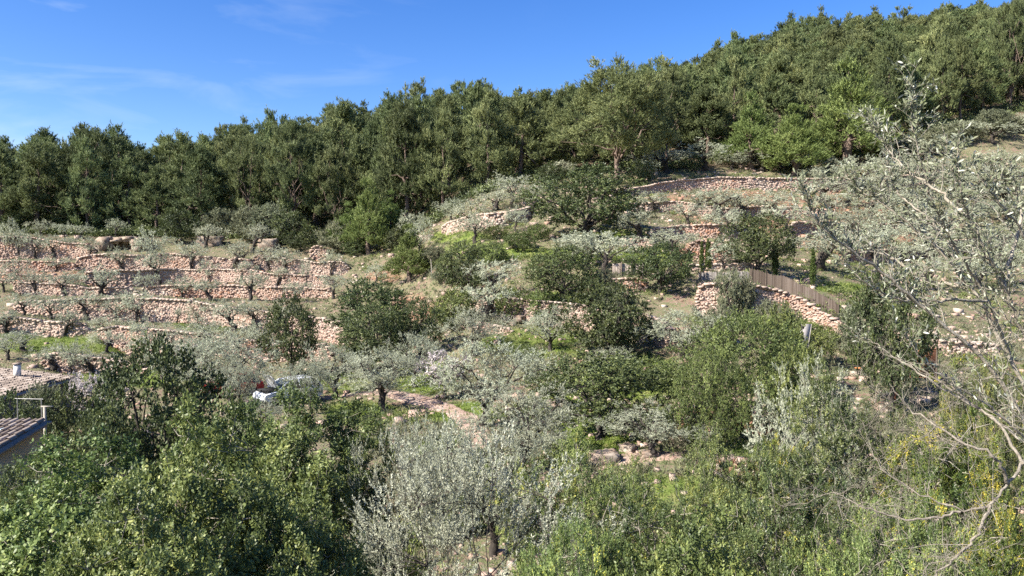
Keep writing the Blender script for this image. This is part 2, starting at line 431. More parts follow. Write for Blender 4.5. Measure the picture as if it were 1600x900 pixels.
def masks(X, Y, Z):
    u = CX + F * X / np.maximum(Y, .8)
    p = proj_py(Y, Z)
    nz = fnoise(X / 2.3, Y / 2.3)
    g = np.clip(patches(u, p, GRASS) + nz * .9 * (patches(u, p, GRASS) > 0), 0, 1)
    r = np.clip(patches(u, p, RED) + nz * .5 * (patches(u, p, RED) > 0), 0, 1)
    fe = np.interp(u, [0, 200, 400, 550, 690, 780, 980, 1200, 1400, 1600], [114, 112, 113, 110, 98, 108, 112, 110, 124, 128])
    fo = np.clip((Y - fe) / 3, 0, 1)
    return g, r, fo
def ground():
    us = np.concatenate([np.arange(-2600, -300, 100), np.arange(-300, 1900, 6.5), np.arange(1900, 4300, 100)])
    ys = np.concatenate([np.arange(.8, 24, .8), np.arange(24, 45, .35), np.arange(45, 112, .2), np.arange(112, 300, 2.2), [310, 340, 400, 600, 1000, 2000, 5000]])
    U, Yg = np.meshgrid(us, ys)
    X = (U - CX) / F * Yg
    Z = zfun(X.ravel(), Yg.ravel()).reshape(X.shape)
    V = np.stack([X, Yg, Z], -1).reshape(-1, 3)
    nr, nc = U.shape
    i = np.arange(nr - 1)[:, None] * nc; j = np.arange(nc - 1)[None]
    Q = np.stack([i + j, i + j + 1, i + nc + j + 1, i + nc + j], -1).reshape(-1, 4)
    g = Geo(); g.add(V, Q)
    m, n, l, b, out = new_mat('hillside soil')
    geo = n.new('ShaderNodeNewGeometry')
    def noise(sc, det=5):
        q = n.new('ShaderNodeTexNoise'); q.inputs['Scale'].default_value = sc; q.inputs['Detail'].default_value = det
        q.inputs['Roughness'].default_value = .65
        l.new(geo.outputs['Position'], q.inputs['Vector']); return q
    n1, n2, n3 = noise(.35), noise(2.2, 8), noise(9, 4)
    mxn = n.new('ShaderNodeMix'); mxn.inputs['Factor'].default_value = .55
    l.new(n1.outputs['Fac'], mxn.inputs['A']); l.new(n2.outputs['Fac'], mxn.inputs['B'])
    base = ramp(n, [(.30, (.11, .07, .05)), (.40, (.18, .115, .085)), (.45, (.21, .155, .115)), (.50, (.105, .13, .055)), (.55, (.195, .145, .105)), (.61, (.125, .145, .07)), (.68, (.20, .165, .12)), (.78, (.33, .28, .23))])
    l.new(mxn.outputs['Result'], base.inputs['Fac'])
    gr = ramp(n, [(.3, (.07, .105, .025)), (.5, (.12, .16, .035)), (.62, (.19, .19, .07)), (.75, (.20, .15, .08))]); l.new(mxn.outputs['Result'], gr.inputs['Fac'])
    rd = ramp(n, [(.3, (.15, .07, .045)), (.45, (.24, .125, .08)), (.55, (.22, .17, .11)), (.7, (.36, .25, .18))]); l.new(n2.outputs['Fac'], rd.inputs['Fac'])
    fo = ramp(n, [(.3, (.055, .042, .028)), (.6, (.13, .10, .065))]); l.new(n2.outputs['Fac'], fo.inputs['Fac'])
    cur = base.outputs['Color']
    for nm, c in (('red_earth', rd), ('grass', gr), ('litter', fo)):
        a = n.new('ShaderNodeAttribute'); a.attribute_name = nm
        mx = n.new('ShaderNodeMix'); mx.data_type = 'RGBA'
        l.new(a.outputs['Fac'], mx.inputs['Factor']); l.new(cur, mx.inputs['A']); l.new(c.outputs['Color'], mx.inputs['B'])
        cur = mx.outputs['Result']
    l.new(cur, b.inputs['Base Color']); b.inputs['Roughness'].default_value = .95; b.inputs['Specular IOR Level'].default_value = .1
    bp = n.new('ShaderNodeBump'); bp.inputs['Strength'].default_value = .8; bp.inputs['Distance'].default_value = .12
    l.new(n3.outputs['Fac'], bp.inputs['Height']); l.new(bp.outputs['Normal'], b.inputs['Normal'])
    o = g.build('ground', m, smooth=True)
    gm, rm, fm = masks(X.ravel(), Yg.ravel(), Z.ravel())
    for nm, a in (('grass', gm), ('red_earth', rm), ('litter', fm)):
        q = o.data.attributes.new(nm, 'FLOAT', 'POINT'); q.data.foreach_set('value', a.astype(np.float32))
    tag(o, kind='structure')
ground()

def sheet(name, pts, width, mat, lift=.05):
    """a track laid on the ground along picture points that are met on the ground"""
    P = np.array([[(px - CX) / F * (Y := hit(px, py)), Y] for px, py in pts])
    d = np.r_[0, np.cumsum(np.linalg.norm(np.diff(P, axis=0), axis=1))]
    s = np.arange(0, d[-1], .4)
    C = np.stack([np.interp(s, d, P[:, 0]), np.interp(s, d, P[:, 1])], -1)
    for _ in range(12): C[1:-1] = (C[:-2] + C[1:-1] * 2 + C[2:]) / 4
    T = np.gradient(C, axis=0); T /= np.linalg.norm(T, axis=1)[:, None] + 1e-9
    N = np.stack([-T[:, 1], T[:, 0]], -1)
    k = np.linspace(-1, 1, 9)
    wob = 1 + .35 * fnoise(C[:, 0] / 1.5, C[:, 1] / 1.5)
    XY = C[:, None] + N[:, None] * (k[None, :, None] * width / 2 * wob[:, None, None])
    Z = zfun(XY[..., 0].ravel(), XY[..., 1].ravel(), walls=False).reshape(XY.shape[:2]) + lift * (1 - np.abs(k[None]) ** 6 * 2.2)
    V = np.concatenate([XY, Z[..., None]], -1)
    nr, nc = V.shape[:2]
    i = np.arange(nr - 1)[:, None] * nc; j = np.arange(nc - 1)[None]
    g = Geo(); g.add(V.reshape(-1, 3), np.stack([i + j, i + nc + j, i + nc + j + 1, i + j + 1], -1).reshape(-1, 4))
    return tag(g.build(name, mat, smooth=True), kind='structure')
M['track'] = noise_mat('track earth', [(.3, (.19, .12, .09)), (.5, (.33, .235, .185)), (.7, (.46, .36, .30))], 1.3, .95, 8, .5)
sheet('dirt_track', [(380, 628), (480, 622), (560, 614), (640, 622), (700, 640), (745, 668), (740, 700), (690, 740)], 1.7, M['track'])
sheet('footpath', [(900, 735), (960, 722), (1020, 712), (1080, 716)], 1.4, M['track'])

# ------------------------------------------------------------------ dry stone walls
_cube = np.array([[x, y, z] for z in (-1, 1) for y in (-1, 1) for x in (-1, 1)], float)
_cf = np.array([[0, 2, 3, 1], [4, 5, 7, 6], [0, 1, 5, 4], [2, 6, 7, 3], [0, 4, 6, 2], [1, 3, 7, 5]])
def _round_stone():
    pts, idx, F4 = [], {}, []
    def pid(p):
        if p not in idx: idx[p] = len(pts); pts.append(p)
        return idx[p]
    for ax in range(3):
        for sgn in (-1, 1):
            for a in (-1, 0):
                for c in (-1, 0):
                    q = []
                    for da, dc in ((0, 0), (1, 0), (1, 1), (0, 1)):
                        p = [0, 0, 0]; p[ax] = sgn; p[(ax + 1) % 3] = a + da; p[(ax + 2) % 3] = c + dc
                        q.append(pid(tuple(p)))
                    F4.append(q if sgn > 0 else q[::-1])
    P = np.array(pts, float)
    P = P / (np.sum(np.abs(P) ** 11.0, axis=1) ** (1 / 11.0))[:, None]
    return P, np.array(F4)
_rs, _rf = _round_stone()
def stones(g, C, Sz, rng, tint, jit=.16, fine=True):
    """stones of half size Sz at C, each slightly turned and uneven"""
    B, Fq = (_rs, _rf) if fine else (_cube, _cf)
    n, k = len(C), len(B)
    V = B[None] * (1 + rng.uniform(-jit, jit, (n, k, 3))) * Sz[:, None]
    a = rng.uniform(-.12, .12, n); c, s = np.cos(a), np.sin(a)
    x, z = V[..., 0] * c[:, None] - V[..., 2] * s[:, None], V[..., 0] * s[:, None] + V[..., 2] * c[:, None]
    b_ = rng.uniform(-.15, .15, n); c, s = np.cos(b_), np.sin(b_)
    x, y = x * c[:, None] - V[..., 1] * s[:, None], x * s[:, None] + V[..., 1] * c[:, None]
    V = np.stack([x, y, z], -1) + C[:, None]
    g.add(V.reshape(-1, 3), (Fq[None] + (np.arange(n) * k)[:, None, None]).reshape(-1, 4), np.repeat(tint, len(Fq)))
for wi, w in enumerate(WALLS):
    rng = np.random.RandomState(100 + wi)
    X = (w['u'] - CX) / F * w['Y']
    d = np.r_[0, np.cumsum(np.hypot(np.diff(X), np.diff(w['Y'])))]
    Lw = d[-1]; ss = w['ss']
    hmax = w['h'].max() + .25
    # ground just below and above the face
    Xi = lambda s: np.interp(s, d, X)
    Yi = lambda s: np.interp(s, d, w['Y'])
    C, Sz, Tn = [], [], []
    z0 = 0.0; row = 0
    while z0 < hmax + .5:
        hrow = ss * .62 * rng.uniform(.8, 1.2)
        s = rng.uniform(0, ss)
        while s < Lw:
            wd = ss * rng.uniform(.7, 1.4)
            C.append((s + wd / 2, z0 + hrow / 2 + rng.uniform(-.03, .03))); Sz.append((wd * .54, rng.uniform(.15, .24), hrow * rng.uniform(.5, .62)))
            s += wd
        z0 += hrow
    C, Sz = np.array(C), np.array(Sz)
    xs, ys = Xi(C[:, 0]), Yi(C[:, 0])
    zb = zfun(xs, ys - .35)
    zt = zfun(xs, ys + .55) + .05 + .07 * fnoise(xs / .9, ys / .9 + 5)
    hh = np.interp(C[:, 0], d, w['h'])
    zc = zb - .15 + C[:, 1]
    keep = (zc < np.maximum(zt, zb + .12)) & (zc < zb + hh + .35)
    gap = fnoise(xs / 1.7 + wi * 3.1, C[:, 1] / .8 + 3) > .68          # fallen-out stones
    keep &= ~gap
    xs, ys, zc, Sz2 = xs[keep], ys[keep], zc[keep], Sz[keep]
    batter = (zc - zb[keep]) * .08
    big = fnoise(xs / 3.3 + wi * 7, zc / 1.5 + wi)
    tint = np.clip(rng.rand(len(xs)) ** 1.3 * .5 + (w['tint'] + (.16 if w['u'][0] < 540 else .06)) * .36 + big * .55 * w['tint'] ** .5, 0, 1)
    if w['tint'] > .6: tint = np.where(rng.rand(len(xs)) < .22, rng.rand(len(xs)) * .2, np.clip(.62 + rng.rand(len(xs)) * .38, 0, 1))
    g = Geo()
    near = w['Y'].mean() < 62
    stones(g, np.stack([xs, ys + batter + rng.uniform(-.05, .05, len(xs)), zc], -1), Sz2, rng, tint, .17 if near else .17, near)
    # flat coping stones along the top; paler tint paints in the sunlit edge
    s = 0.3; cs = []
    while s < Lw - .3:
        wd = rng.uniform(.3, .6); cs.append((s + wd / 2, wd)); s += wd
    cs = np.array(cs); cx_, cy2 = Xi(cs[:, 0]), Yi(cs[:, 0])
    cz_ = np.minimum(zfun(cx_, cy2 + .55), zfun(cx_, cy2 - .35) + np.interp(cs[:, 0], d, w['h']) + .25) + .03
    kc = rng.rand(len(cs)) < .86
    stones(g, np.stack([cx_, cy2 - .02, cz_], -1)[kc], np.stack([cs[:, 1] * .5, rng.uniform(.2, .27, len(cs)), rng.uniform(.06, .10, len(cs))], -1)[kc], rng, np.clip(w['tint'] * .3 + rng.rand(len(cs)) * .22, 0, 1)[kc], .12, near)
    o = g.build('dry_stone_wall', M['stone'])
    tag(o, w['label'], 'stone wall', 'dry stone terrace walls', 'thing')

# ------------------------------------------------------------------ foliage
def unit(a): return a / (np.linalg.norm(a, axis=-1, keepdims=True) + 1e-9)
def leaves(g, P, D, L, W, rng, tint, shape='quad', fold=0.0, face=None):
    n = len(P)
    L = np.broadcast_to(L, (n,))[:, None]; W = np.broadcast_to(W, (n,))[:, None]
    fc = rng.normal(size=(n, 3))
    if face is not None: fc = face + fc * .42                    # blades turned to the open side of their clump, as leaves grow
    Sd = unit(np.cross(D, fc)) * W / 2
    if shape == 'tri':
        V = np.stack([P - Sd, P + Sd, P + D * L], 1); k = 3
    elif shape == 'quad':
        m = P + D * L * .45
        V = np.stack([P, m + Sd, P + D * L, m - Sd], 1); k = 4
    else:
        a, b = P + D * L * .28, P + D * L * .72
        nrm = np.cross(D, Sd / (W / 2)) * L * fold
        V = np.stack([P, a + Sd * .9 + nrm * .5, b + Sd * .85 + nrm * .3, P + D * L - nrm * .4, b - Sd * .85 + nrm * .3, a - Sd * .9 + nrm * .5], 1); k = 6
    g.add(V.reshape(-1, 3), (np.arange(k)[None] + (np.arange(n) * k)[:, None]), tint)

def prof(kind, t):
    t = np.clip(t, 0, 1)
    if kind == 'round': return np.sqrt(np.clip(1 - (2 * t - 1) ** 2, 0, 1))
    if kind == 'dome': return np.sqrt(np.clip(1 - ((t - .3) / .72) ** 2, 0, 1)) * np.clip(.55 + t * 2.2, 0, 1)
    if kind == 'pine': return np.clip((1 - t) ** .68, 0, 1) * np.clip(.62 + t * 1.6, 0, 1)
    if kind == 'cone': return np.clip((1 - t) ** .88, 0, 1) * np.clip(.7 + t * 3, 0, 1)
    if kind == 'umbrella': return np.sqrt(np.clip(1 - ((t - .45) / .58) ** 2, 0, 1)) * np.clip(.45 + t * 1.3, 0, 1)
    if kind == 'spindle': return np.clip(t * 7, .55, 1) * np.clip((1 - t) ** .5 * 1.15, 0, 1)
    return np.ones_like(t)

def curve(p0, p1, bow, rng, n=6, jit=.05):
    t = np.linspace(0, 1, n)[:, None]
    m = (p0 + p1) / 2 + bow
    P = (1 - t) ** 2 * p0 + 2 * t * (1 - t) * m + t ** 2 * p1
    P[1:-1] += rng.normal(size=(n - 2, 3)) * jit * np.linalg.norm(p1 - p0)
    return P

def make_tree(seed, H, W, crown0, shape='round', trunk_r=.2, n_clump=60, clump_r=.7, twigs=8, nl=10, ll=.12, lw=.04, lshape='quad',
              up=.3, out=.8, rnd=.7, droop=0.0, lumpy=.22, lean=(0, 0), limbs=6, stems=1, hollow=.45, tint=.42, tvar=.12, jit=.16,
              leaf_up=.0, align=.5, flat=1.0, yellow=0.0, pinnate=0, twigwood=0, gnarl=.06, lumps=None, sides=6, bark='bark_olive', leaf='olive', fork=.75, twr=.012, fold=0.0, facew=.7, sprays=0.0):
    rng = np.random.RandomState(seed)
    cz0 = crown0 * H; ch = H - cz0
    # clump centres in an uneven crown
    n = n_clump
    t = rng.beta(1.25, 1.15, n * 3); th = rng.uniform(0, 2 * math.pi, n * 3)
    ph = rng.uniform(0, 6.28, 5)
    lum = 1 + lumpy * (np.cos(2 * th + ph[0] + 3 * t) * .5 + np.cos(3 * th + ph[1] - 5 * t) * .6 + np.cos(th + ph[2] + 7 * t) * .5)
    rr = prof(shape, t) * (W / 2 - clump_r * .55) * lum * (hollow + (1 - hollow) * rng.rand(n * 3) ** .5)
    C = np.stack([rr * np.cos(th), rr * np.sin(th), cz0 + clump_r * .3 + t * (ch - clump_r * .75)], -1)
    if shape in ('pine', 'cone'):
        C[:3] = [[0, 0, H - clump_r * .45], [.25 * clump_r, .2, H - clump_r * 1.2], [-.3 * clump_r, -.2, H - clump_r * 1.5]]
    keep = [0, 1, 2]
    for i in range(3, n * 3):                                    # keep clumps apart
        if len(keep) >= n: break
        if np.min(np.linalg.norm(C[keep] - C[i], axis=1)) > clump_r * .55: keep.append(i)
    C = C[keep]; n = len(C)
    if sprays:                                                   # leading shoots that stand out of the crown
        k = rng.rand(n) < sprays
        ctr = np.array([0, 0, cz0 + ch * .4])
        C[k] = ctr + (C[k] - ctr) * rng.uniform(1.08, 1.32, (k.sum(), 1)) + np.array([0, 0, .12 * ch]) * rng.uniform(0, 1, (k.sum(), 1))
    ln = np.array([lean[0], lean[1], 0.0])
    C = C + ln
    axis = np.stack([np.full(n, ln[0]), np.full(n, ln[1]), np.minimum(C[:, 2] - .25 * W * .5, cz0 + ch * .45)], -1)
    O = unit(C - axis)
    # wood
    gw = Geo()
    top = np.array([ln[0], ln[1], cz0 + (ch * fork if shape in ('pine', 'cone', 'spindle') else ch * .12)])
    segs = []
    for sidx in range(stems):
        off = np.array([0, 0, 0.0]) if stems == 1 else np.array([rng.uniform(-.15, .15) * W, rng.uniform(-.15, .15) * W, 0])
        b0 = np.array([0, 0, -.35]) + off * .25
        tp = top + off
        P = curve(b0, tp, np.array([rng.normal() * gnarl * W * .5 - ln[0] * .25, rng.normal() * gnarl * W * .5 - ln[1] * .25, 0]), rng, 8, gnarl * .45)
        r0 = trunk_r * (1 if stems == 1 else .6)
        R = r0 * np.interp(np.linspace(0, 1, 8), [0, .12, .5, 1], [1.55, 1.15, .9, .62 if shape not in ('pine', 'cone', 'spindle') else .18])
        gw.tube(P, R, sides + 2, .5, .14, rng)
        segs.append((P, R))
    nodes = np.concatenate([s[0][4:] if shape not in ('pine', 'cone', 'spindle') else s[0][3:] for s in segs])
    nr = np.concatenate([s[1][4:] if shape not in ('pine', 'cone', 'spindle') else s[1][3:] for s in segs])
    order = list(rng.permutation(n))
    main = []
    for i in order:                                              # main limbs end at well spread clumps
        if len(main) >= limbs: break
        if all(np.linalg.norm(C[i] - C[j]) > W * .22 for j in main): main.append(i)
    LN, LR = [nodes], [nr]
    for i in main:
        dd = np.linalg.norm(nodes - C[i], axis=1) + np.maximum(0, nodes[:, 2] - C[i, 2]) * 2
        k = int(np.argmin(dd)) if shape in ('pine', 'cone', 'spindle') else rng.randint(len(nodes))
        P = curve(nodes[k], C[i], np.array([0, 0, .12 * np.linalg.norm(C[i] - nodes[k])]), rng, 6, .05)
        r = max(.012, min(nr[k] * .6, trunk_r * .5))
        R = np.linspace(r, r * .22, 6)
        gw.tube(P, R, max(4, sides - 1), .5, .1, rng, cap=False)
        LN.append(P[1:]); LR.append(R[1:])
    LN, LR = np.concatenate(LN), np.concatenate(LR)
    for i in range(n):
        if i in main: continue
        dd = np.linalg.norm(LN - C[i], axis=1); k = int(np.argmin(dd))
        r = max(.008, min(LR[k] * .5, .05))
        gw.tube(curve(LN[k], C[i], np.array([0, 0, .08 * dd[k]]), rng, 4, .05), np.linspace(r, r * .4, 4), 4, .5, cap=False)
    # leaves on short twigs round every clump
    T = twigs
    base = C[:, None] + rng.normal(size=(n, T, 3)) * clump_r * .22
    D = O[:, None] * out + rng.normal(size=(n, T, 3)) * rnd + np.array([0, 0, up])
    D = unit(D); D[..., 2] *= flat; D = unit(D)
    Lt = clump_r * rng.uniform(.55, 1.25, (n, T, 1))
    ct = rng.normal(tint, tvar, (n, 1)) + rng.normal(0, tvar * .5, (n, T))
    if yellow > 0:
        ysel = rng.rand(n) < yellow
        ysel = ysel[:, None] & (rng.rand(n, T) < .55)
    s = np.sqrt(rng.uniform(.03, 1.0, (n, T, nl)))[..., None]
    Pp = base[:, :, None] + D[:, :, None] * Lt[:, :, None] * s
    Pp[..., 2] -= droop * (s[..., 0] ** 2) * clump_r
    if twigwood:
        for a in range(n):
            for b in range(T):
                if rng.rand() < twigwood:
                    e = base[a, b] + D[a, b] * Lt[a, b]; e[2] -= droop * clump_r
                    m_ = base[a, b] + D[a, b] * Lt[a, b] * .5; m_[2] -= droop * clump_r * .25
                    gw.tube(np.array([C[a], m_, e]), [twr, twr * .7, twr * .35], 3, .5, cap=False)
    g = Geo()
    Fc = unit(Pp - C[:, None, None] + O[:, None, None] * clump_r * facew + np.array([0, 0, clump_r * .35])).reshape(-1, 3)
    P = Pp.reshape(-1, 3); Dd = np.repeat(D.reshape(-1, 3), nl, axis=0)
    tn = np.minimum(np.repeat(ct.reshape(-1), nl) + rng.normal(0, jit, len(P)) * .6, .86)
    if yellow > 0: tn = np.where(np.repeat(ysel.reshape(-1), nl), rng.uniform(.84, 1.0, len(P)), tn)
    if pinnate:
        ra = unit(Dd * .5 + rng.normal(size=P.shape) * .6 + np.array([0, 0, leaf_up]))
        sd = unit(np.cross(ra, rng.normal(size=P.shape)))
        PP, DD, TT = [], [], []
        for q in range(pinnate):
            f_ = (q + 1) / pinnate
            for sg in (-1, 1):
                PP.append(P + ra * (ll * 2.6 * f_)); DD.append(unit(sd * sg + ra * .55 + rng.normal(size=P.shape) * .25)); TT.append(tn + rng.normal(0, jit * .5, len(P)))
        P, LD, tn = np.concatenate(PP), np.concatenate(DD), np.concatenate(TT)
        Fc = np.tile(Fc, (2 * pinnate, 1))
    else:
        LD = unit(Dd * align + rng.normal(size=P.shape) * (1 - align) + np.array([0, 0, leaf_up]))
    leaves(g, P, LD, ll * rng.uniform(.7, 1.25, len(P)), lw * rng.uniform(.75, 1.2, len(P)), rng, np.clip(tn, 0, 1), lshape, fold, Fc)
    return gw.mesh('trunk', M[bark], True), g.mesh('crown', M[leaf])

LIB = {}
def species(key, n, H, W, leaf, **kw):
    LIB[key] = []
    for i in range(n):
        k = dict(kw)
        for q, v in kw.items():
            if isinstance(v, list): k[q] = v[i % len(v)]
        tm, cm = make_tree((sum(map(ord, key)) * 31 + i * 977) % 99991, H, W, leaf=leaf, **k)
        co = np.empty(len(cm.vertices) * 3, np.float32); cm.vertices.foreach_get('co', co); co = co.reshape(-1, 3)
        LIB[key].append((tm, cm, float(np.percentile(co[:, 2], 99.5)), float(np.percentile(co[:, 0], 97.5) - np.percentile(co[:, 0], 2.5))))
R_ = random.Random(11)
def plant(key, px, Y, top, w, label, name=None, cat='tree', group=None, base=None, variant=None, rz=None, dz=0.0, flip=False):
    """a plant rooted in the ground: column px, distance Y (or where picture point px,base meets the ground), its top at picture height top, w picture px wide"""
    if Y is None: Y = hit(px, base) - .5
    v = LIB[key]
    tm, cm, H, W = v[(variant if variant is not None else R_.randrange(len(v))) % len(v)]
    x = (px - CX) / F * Y
    z = zg(x, Y) + dz
    h = max(.4, z_at(top, Y) - z); ww = w / F * Y
    r = empty(name or key, (x, Y, z), R_.uniform(0, 6.28) if rz is None else rz, (ww / W, ww / W, h / H))
    tag(r, label, cat, group)
    link('trunk', tm, r); link('crown', cm, r)
    return r
# ------------------------------------------------------------------ kinds of plants
P_ = dict(trunk_r=.2, n_clump=62, clump_r=1.15, twigs=27, nl=16, ll=.38, lw=.082, lshape='tri', up=1.0, out=.7, rnd=.42, lumpy=.42, limbs=14, hollow=.6, facew=2.2, sprays=.10, tvar=.13, leaf_up=.35, align=.6, gnarl=.02, bark='bark_pine')
species('pine_tree', 6, 13, 7.4, 'pine', crown0=[.06, .12, .18, .03, .08, .12], shape=['pine', 'cone', 'dome', 'cone', 'pine', 'pine'], **P_)
P_.update(n_clump=46, twigs=22, nl=15, ll=.5, lw=.12, clump_r=1.35)
species('hill_pine', 5, 11, 8, 'pine', crown0=.2, shape=['pine', 'dome', 'round', 'dome', 'pine'], **P_)
P_.update(n_clump=80, twigs=24, nl=13, clump_r=.8, ll=.26, lw=.06, up=.7, lumpy=.22, limbs=10)
species('young_pine', 3, 7.5, 5, 'pine_young', crown0=.08, shape=['cone', 'pine', 'cone'], **P_)
species('big_pine', 1, 16, 13, 'pine', crown0=.22, shape='dome', trunk_r=.34, n_clump=170, clump_r=1.25, twigs=34, nl=17, ll=.34, lw=.08, lshape='tri', up=.55, rnd=.55, lumpy=.3, limbs=12,
        hollow=.62, facew=2.0, sprays=.1, leaf_up=.3, align=.6, gnarl=.03, bark='bark_pine')
O_ = dict(shape='round', trunk_r=[.2, .28, .16, .27, .2, .34, .16, .32], n_clump=27, clump_r=.62, twigs=11, nl=14, ll=.16, lw=.045, up=.45, out=.7, rnd=.8, droop=.15, lumpy=.42, sprays=.2, limbs=5, gnarl=.09, leaf_up=.15, tvar=.1)
species('olive_tree', 8, 3.5, 4.2, 'olive', crown0=[.40, .46, .34, .48, .38, .5, .3, .42], lean=[(0, 0), (.5, 0), (.2, .2), (-.7, 0), (0, 0), (.9, 0), (.3, 0), (-.4, .2)], **O_)
O_.update(trunk_r=[.25, .23, .3, .21], n_clump=95, clump_r=.66, twigs=13, nl=20, sprays=.28, up=.55, ll=.115, lw=.03, limbs=8, twigwood=.25)
species('grove_olive', 4, 5, 6, 'olive', crown0=[.28, .34, .26, .32], lean=[(0, 0), (.5, 0), (-.4, 0), (.2, .2)], **O_)
C_ = dict(shape=['dome', 'round', 'dome'], trunk_r=.26, n_clump=120, clump_r=.72, twigs=12, nl=18, ll=.15, lw=.085, up=.3, out=.8, rnd=.75, droop=.1, lumpy=.28, limbs=9, leaf_up=.2, tvar=.12, jit=.2, gnarl=.06)
species('carob_tree', 3, 6, 7, 'carob', crown0=.14, **C_)
C_.update(shape='round', n_clump=70, clump_r=.42, twigs=10, nl=14, ll=.12, lw=.055, limbs=7, trunk_r=.07, stems=3, lumpy=.32)
species('leafy_bush', 3, 2.6, 3.2, 'shrub', crown0=.05, **C_)
species('dark_bush', 3, 2.6, 3.2, 'carob', crown0=.05, **C_)
species('big_bush', 1, 4.6, 6, 'shrub', crown0=.04, **{**C_, 'n_clump': 190, 'clump_r': .55, 'll': .095, 'lw': .045, 'nl': 20, 'twigs': 12, 'twigwood': .15})
C_.update(ll=.16, lw=.04, clump_r=.4)
species('grey_bush', 3, 2.2, 2.8, 'scrub', crown0=.05, **C_)
C_.update(n_clump=40, ll=.11, lw=.06)
species('blossom_tree', 2, 3.2, 3.4, 'blossom', crown0=.3, **{**C_, 'stems': 1, 'twigwood': .5, 'trunk_r': .12})
species('cypress', 2, 4.5, .75, 'cypress', crown0=.02, shape='spindle', trunk_r=.05, n_clump=130, clump_r=.2, twigs=8, nl=7, ll=.16, lw=.05, lshape='tri', up=1.6, out=.4, rnd=.3, lumpy=.1, limbs=3, hollow=.4, leaf_up=.8, bark='bark_pine', fork=.8)

ORD = "first second third fourth fifth sixth seventh eighth ninth tenth eleventh twelfth thirteenth fourteenth fifteenth sixteenth seventeenth eighteenth nineteenth twentieth".split()
ORD += ["twenty-" + w for w in ORD[:9]] + ["thirtieth"] + ["thirty-" + w for w in ORD[:9]] + ["fortieth"] + ["forty-" + w for w in ORD[:9]] + ["fiftieth"]

# ------------------------------------------------------------------ the pine wood
big = plant('big_pine', 962, 104, 90, 150, "tall broad pine with a bare pinkish trunk and pale dead limb", 'pine_tree', base=None, rz=0.6, group='pines of the wood')
for nm, px, Y, top, w, lb in [
  ('young_pine', 641, 82, 352, 60, "bright green young pine alone above the brown gully"),
  ('young_pine', 577, 100, 282, 62, "light green slim pine standing at the wood edge above the gully"),
  ('young_pine', 612, 103, 300, 46, "yellow green young pine close behind the grey olive at the wood edge"),
  ('young_pine', 545, 104, 318, 48, "small light green pine among grey shrubs at the wood edge"),
  ('young_pine', 1172, 112, 148, 78, "round light green pine above the grey olives on the upper wall"),
  ('young_pine', 1238, 108, 165, 84, "yellow green pine with double tip between the round and the wide pine"),
  ('young_pine', 1325, 112, 100, 118, "wide bright green pine with feathery tiers above the upper grove")]:
    plant(nm, px, Y, top, w, lb, 'pine_tree', group='pines of the wood', variant=(0 if w > 55 else 1))
EDGE = ([-120, 0, 100, 200, 300, 400, 500, 600, 690, 780, 860, 960, 1100, 1200, 1300, 1400, 1500, 1600, 1720], [116, 116, 117, 118, 117, 115, 113, 111, 104, 106, 111, 116, 118, 119, 120, 124, 132, 138, 140])
RIDGE = ([-120, 0, 200, 400, 550, 640, 750, 900, 1000, 1150, 1300, 1450, 1600, 1720], [156, 160, 168, 184, 194, 194, 190, 195, 200, 248, 268, 268, 278, 280])
SKY = ([-120, 0, 40, 100, 140, 190, 228, 262, 300, 340, 400, 440, 500, 550, 590, 655, 700, 750, 800, 850, 900, 945, 1000, 1060, 1100, 1150, 1200, 1260, 1330, 1440, 1470, 1540, 1600, 1720],
       [215, 212, 218, 205, 190, 192, 235, 205, 200, 190, 185, 180, 165, 150, 138, 130, 138, 122, 142, 140, 120, 140, 100, 96, 78, 55, 35, 20, 16, 18, 2, 4, -6, -14])
rng = np.random.RandomState(77)
pts = []
def try_add(u, Y, r):
    x = (u - CX) / F * Y
    for (a, b, c, q) in pts:
        if (a - x) ** 2 + (b - Y) ** 2 < (.5 * (r + q)) ** 2: return False
    pts.append((x, Y, u, r)); return True
for sx, sy in ((962, 104), (577, 100), (1172, 112), (1238, 108), (1325, 112)):
    pts.append(((sx - CX) / F * sy, sy, None, 5.5))
# edge row, then ridge row, then the slope between
for u in np.arange(-90, 1700, 14):
    Y = np.interp(u, *EDGE) + rng.uniform(0, 3.5); try_add(u + rng.uniform(-5, 5), Y, 5.6 if u < 900 else 5.8)
for u in np.arange(-60, 1690, 9):
    Y = np.interp(u, *RIDGE) + rng.uniform(-5, 3); try_add(u + rng.uniform(-4, 4), Y, 6.2 if u < 1050 else 7.6)
for _ in range(9000):
    u = rng.uniform(-90, 1700); e, rd = np.interp(u, *EDGE), np.interp(u, *RIDGE)
    Y = e + (rd - e) * rng.rand() ** .8
    try_add(u, Y, np.interp(Y, [110, 140, 200, 280], [6.6, 7.2, 8.0, 8.8]))
pines = []
for x, Y, u, r in pts:
    if u is None: continue
    e, rd = np.interp(u, *EDGE), np.interp(u, *RIDGE)
    z = zg(x, Y)
    H = float(rng.normal(14.4, 2.4)) if Y < e + 25 else float(rng.normal(11.5, 1.5))
    H = min(18.5, max(8, H))
    cap = np.interp(u, *SKY)
    zt = z_at(cap + rng.choice([-5, 0, 8, 16]) + rng.uniform(-4, 5), Y)
    ridge = Y > rd - 7
    if ridge: H = max(6.5, min(16, zt - z))
    else: H = max(6.0, min(H, z_at(cap + rng.uniform(4, 16), Y) - z))
    if Y < e + 6: H *= rng.uniform(.8, 1.08)
    far = Y > 165
    key = 'hill_pine' if far else 'pine_tree'
    W = r * rng.uniform(.98, 1.36) if not far else r * rng.uniform(.95, 1.2)
    pines.append(dict(u=u, Y=Y, x=x, z=z, H=H, W=W, key=key, rank=0 if Y < e + 5 else 1 + int((Y - e - 5) / 9), ridge=ridge))
pines = sorted(pines, key=lambda p: p['u'])
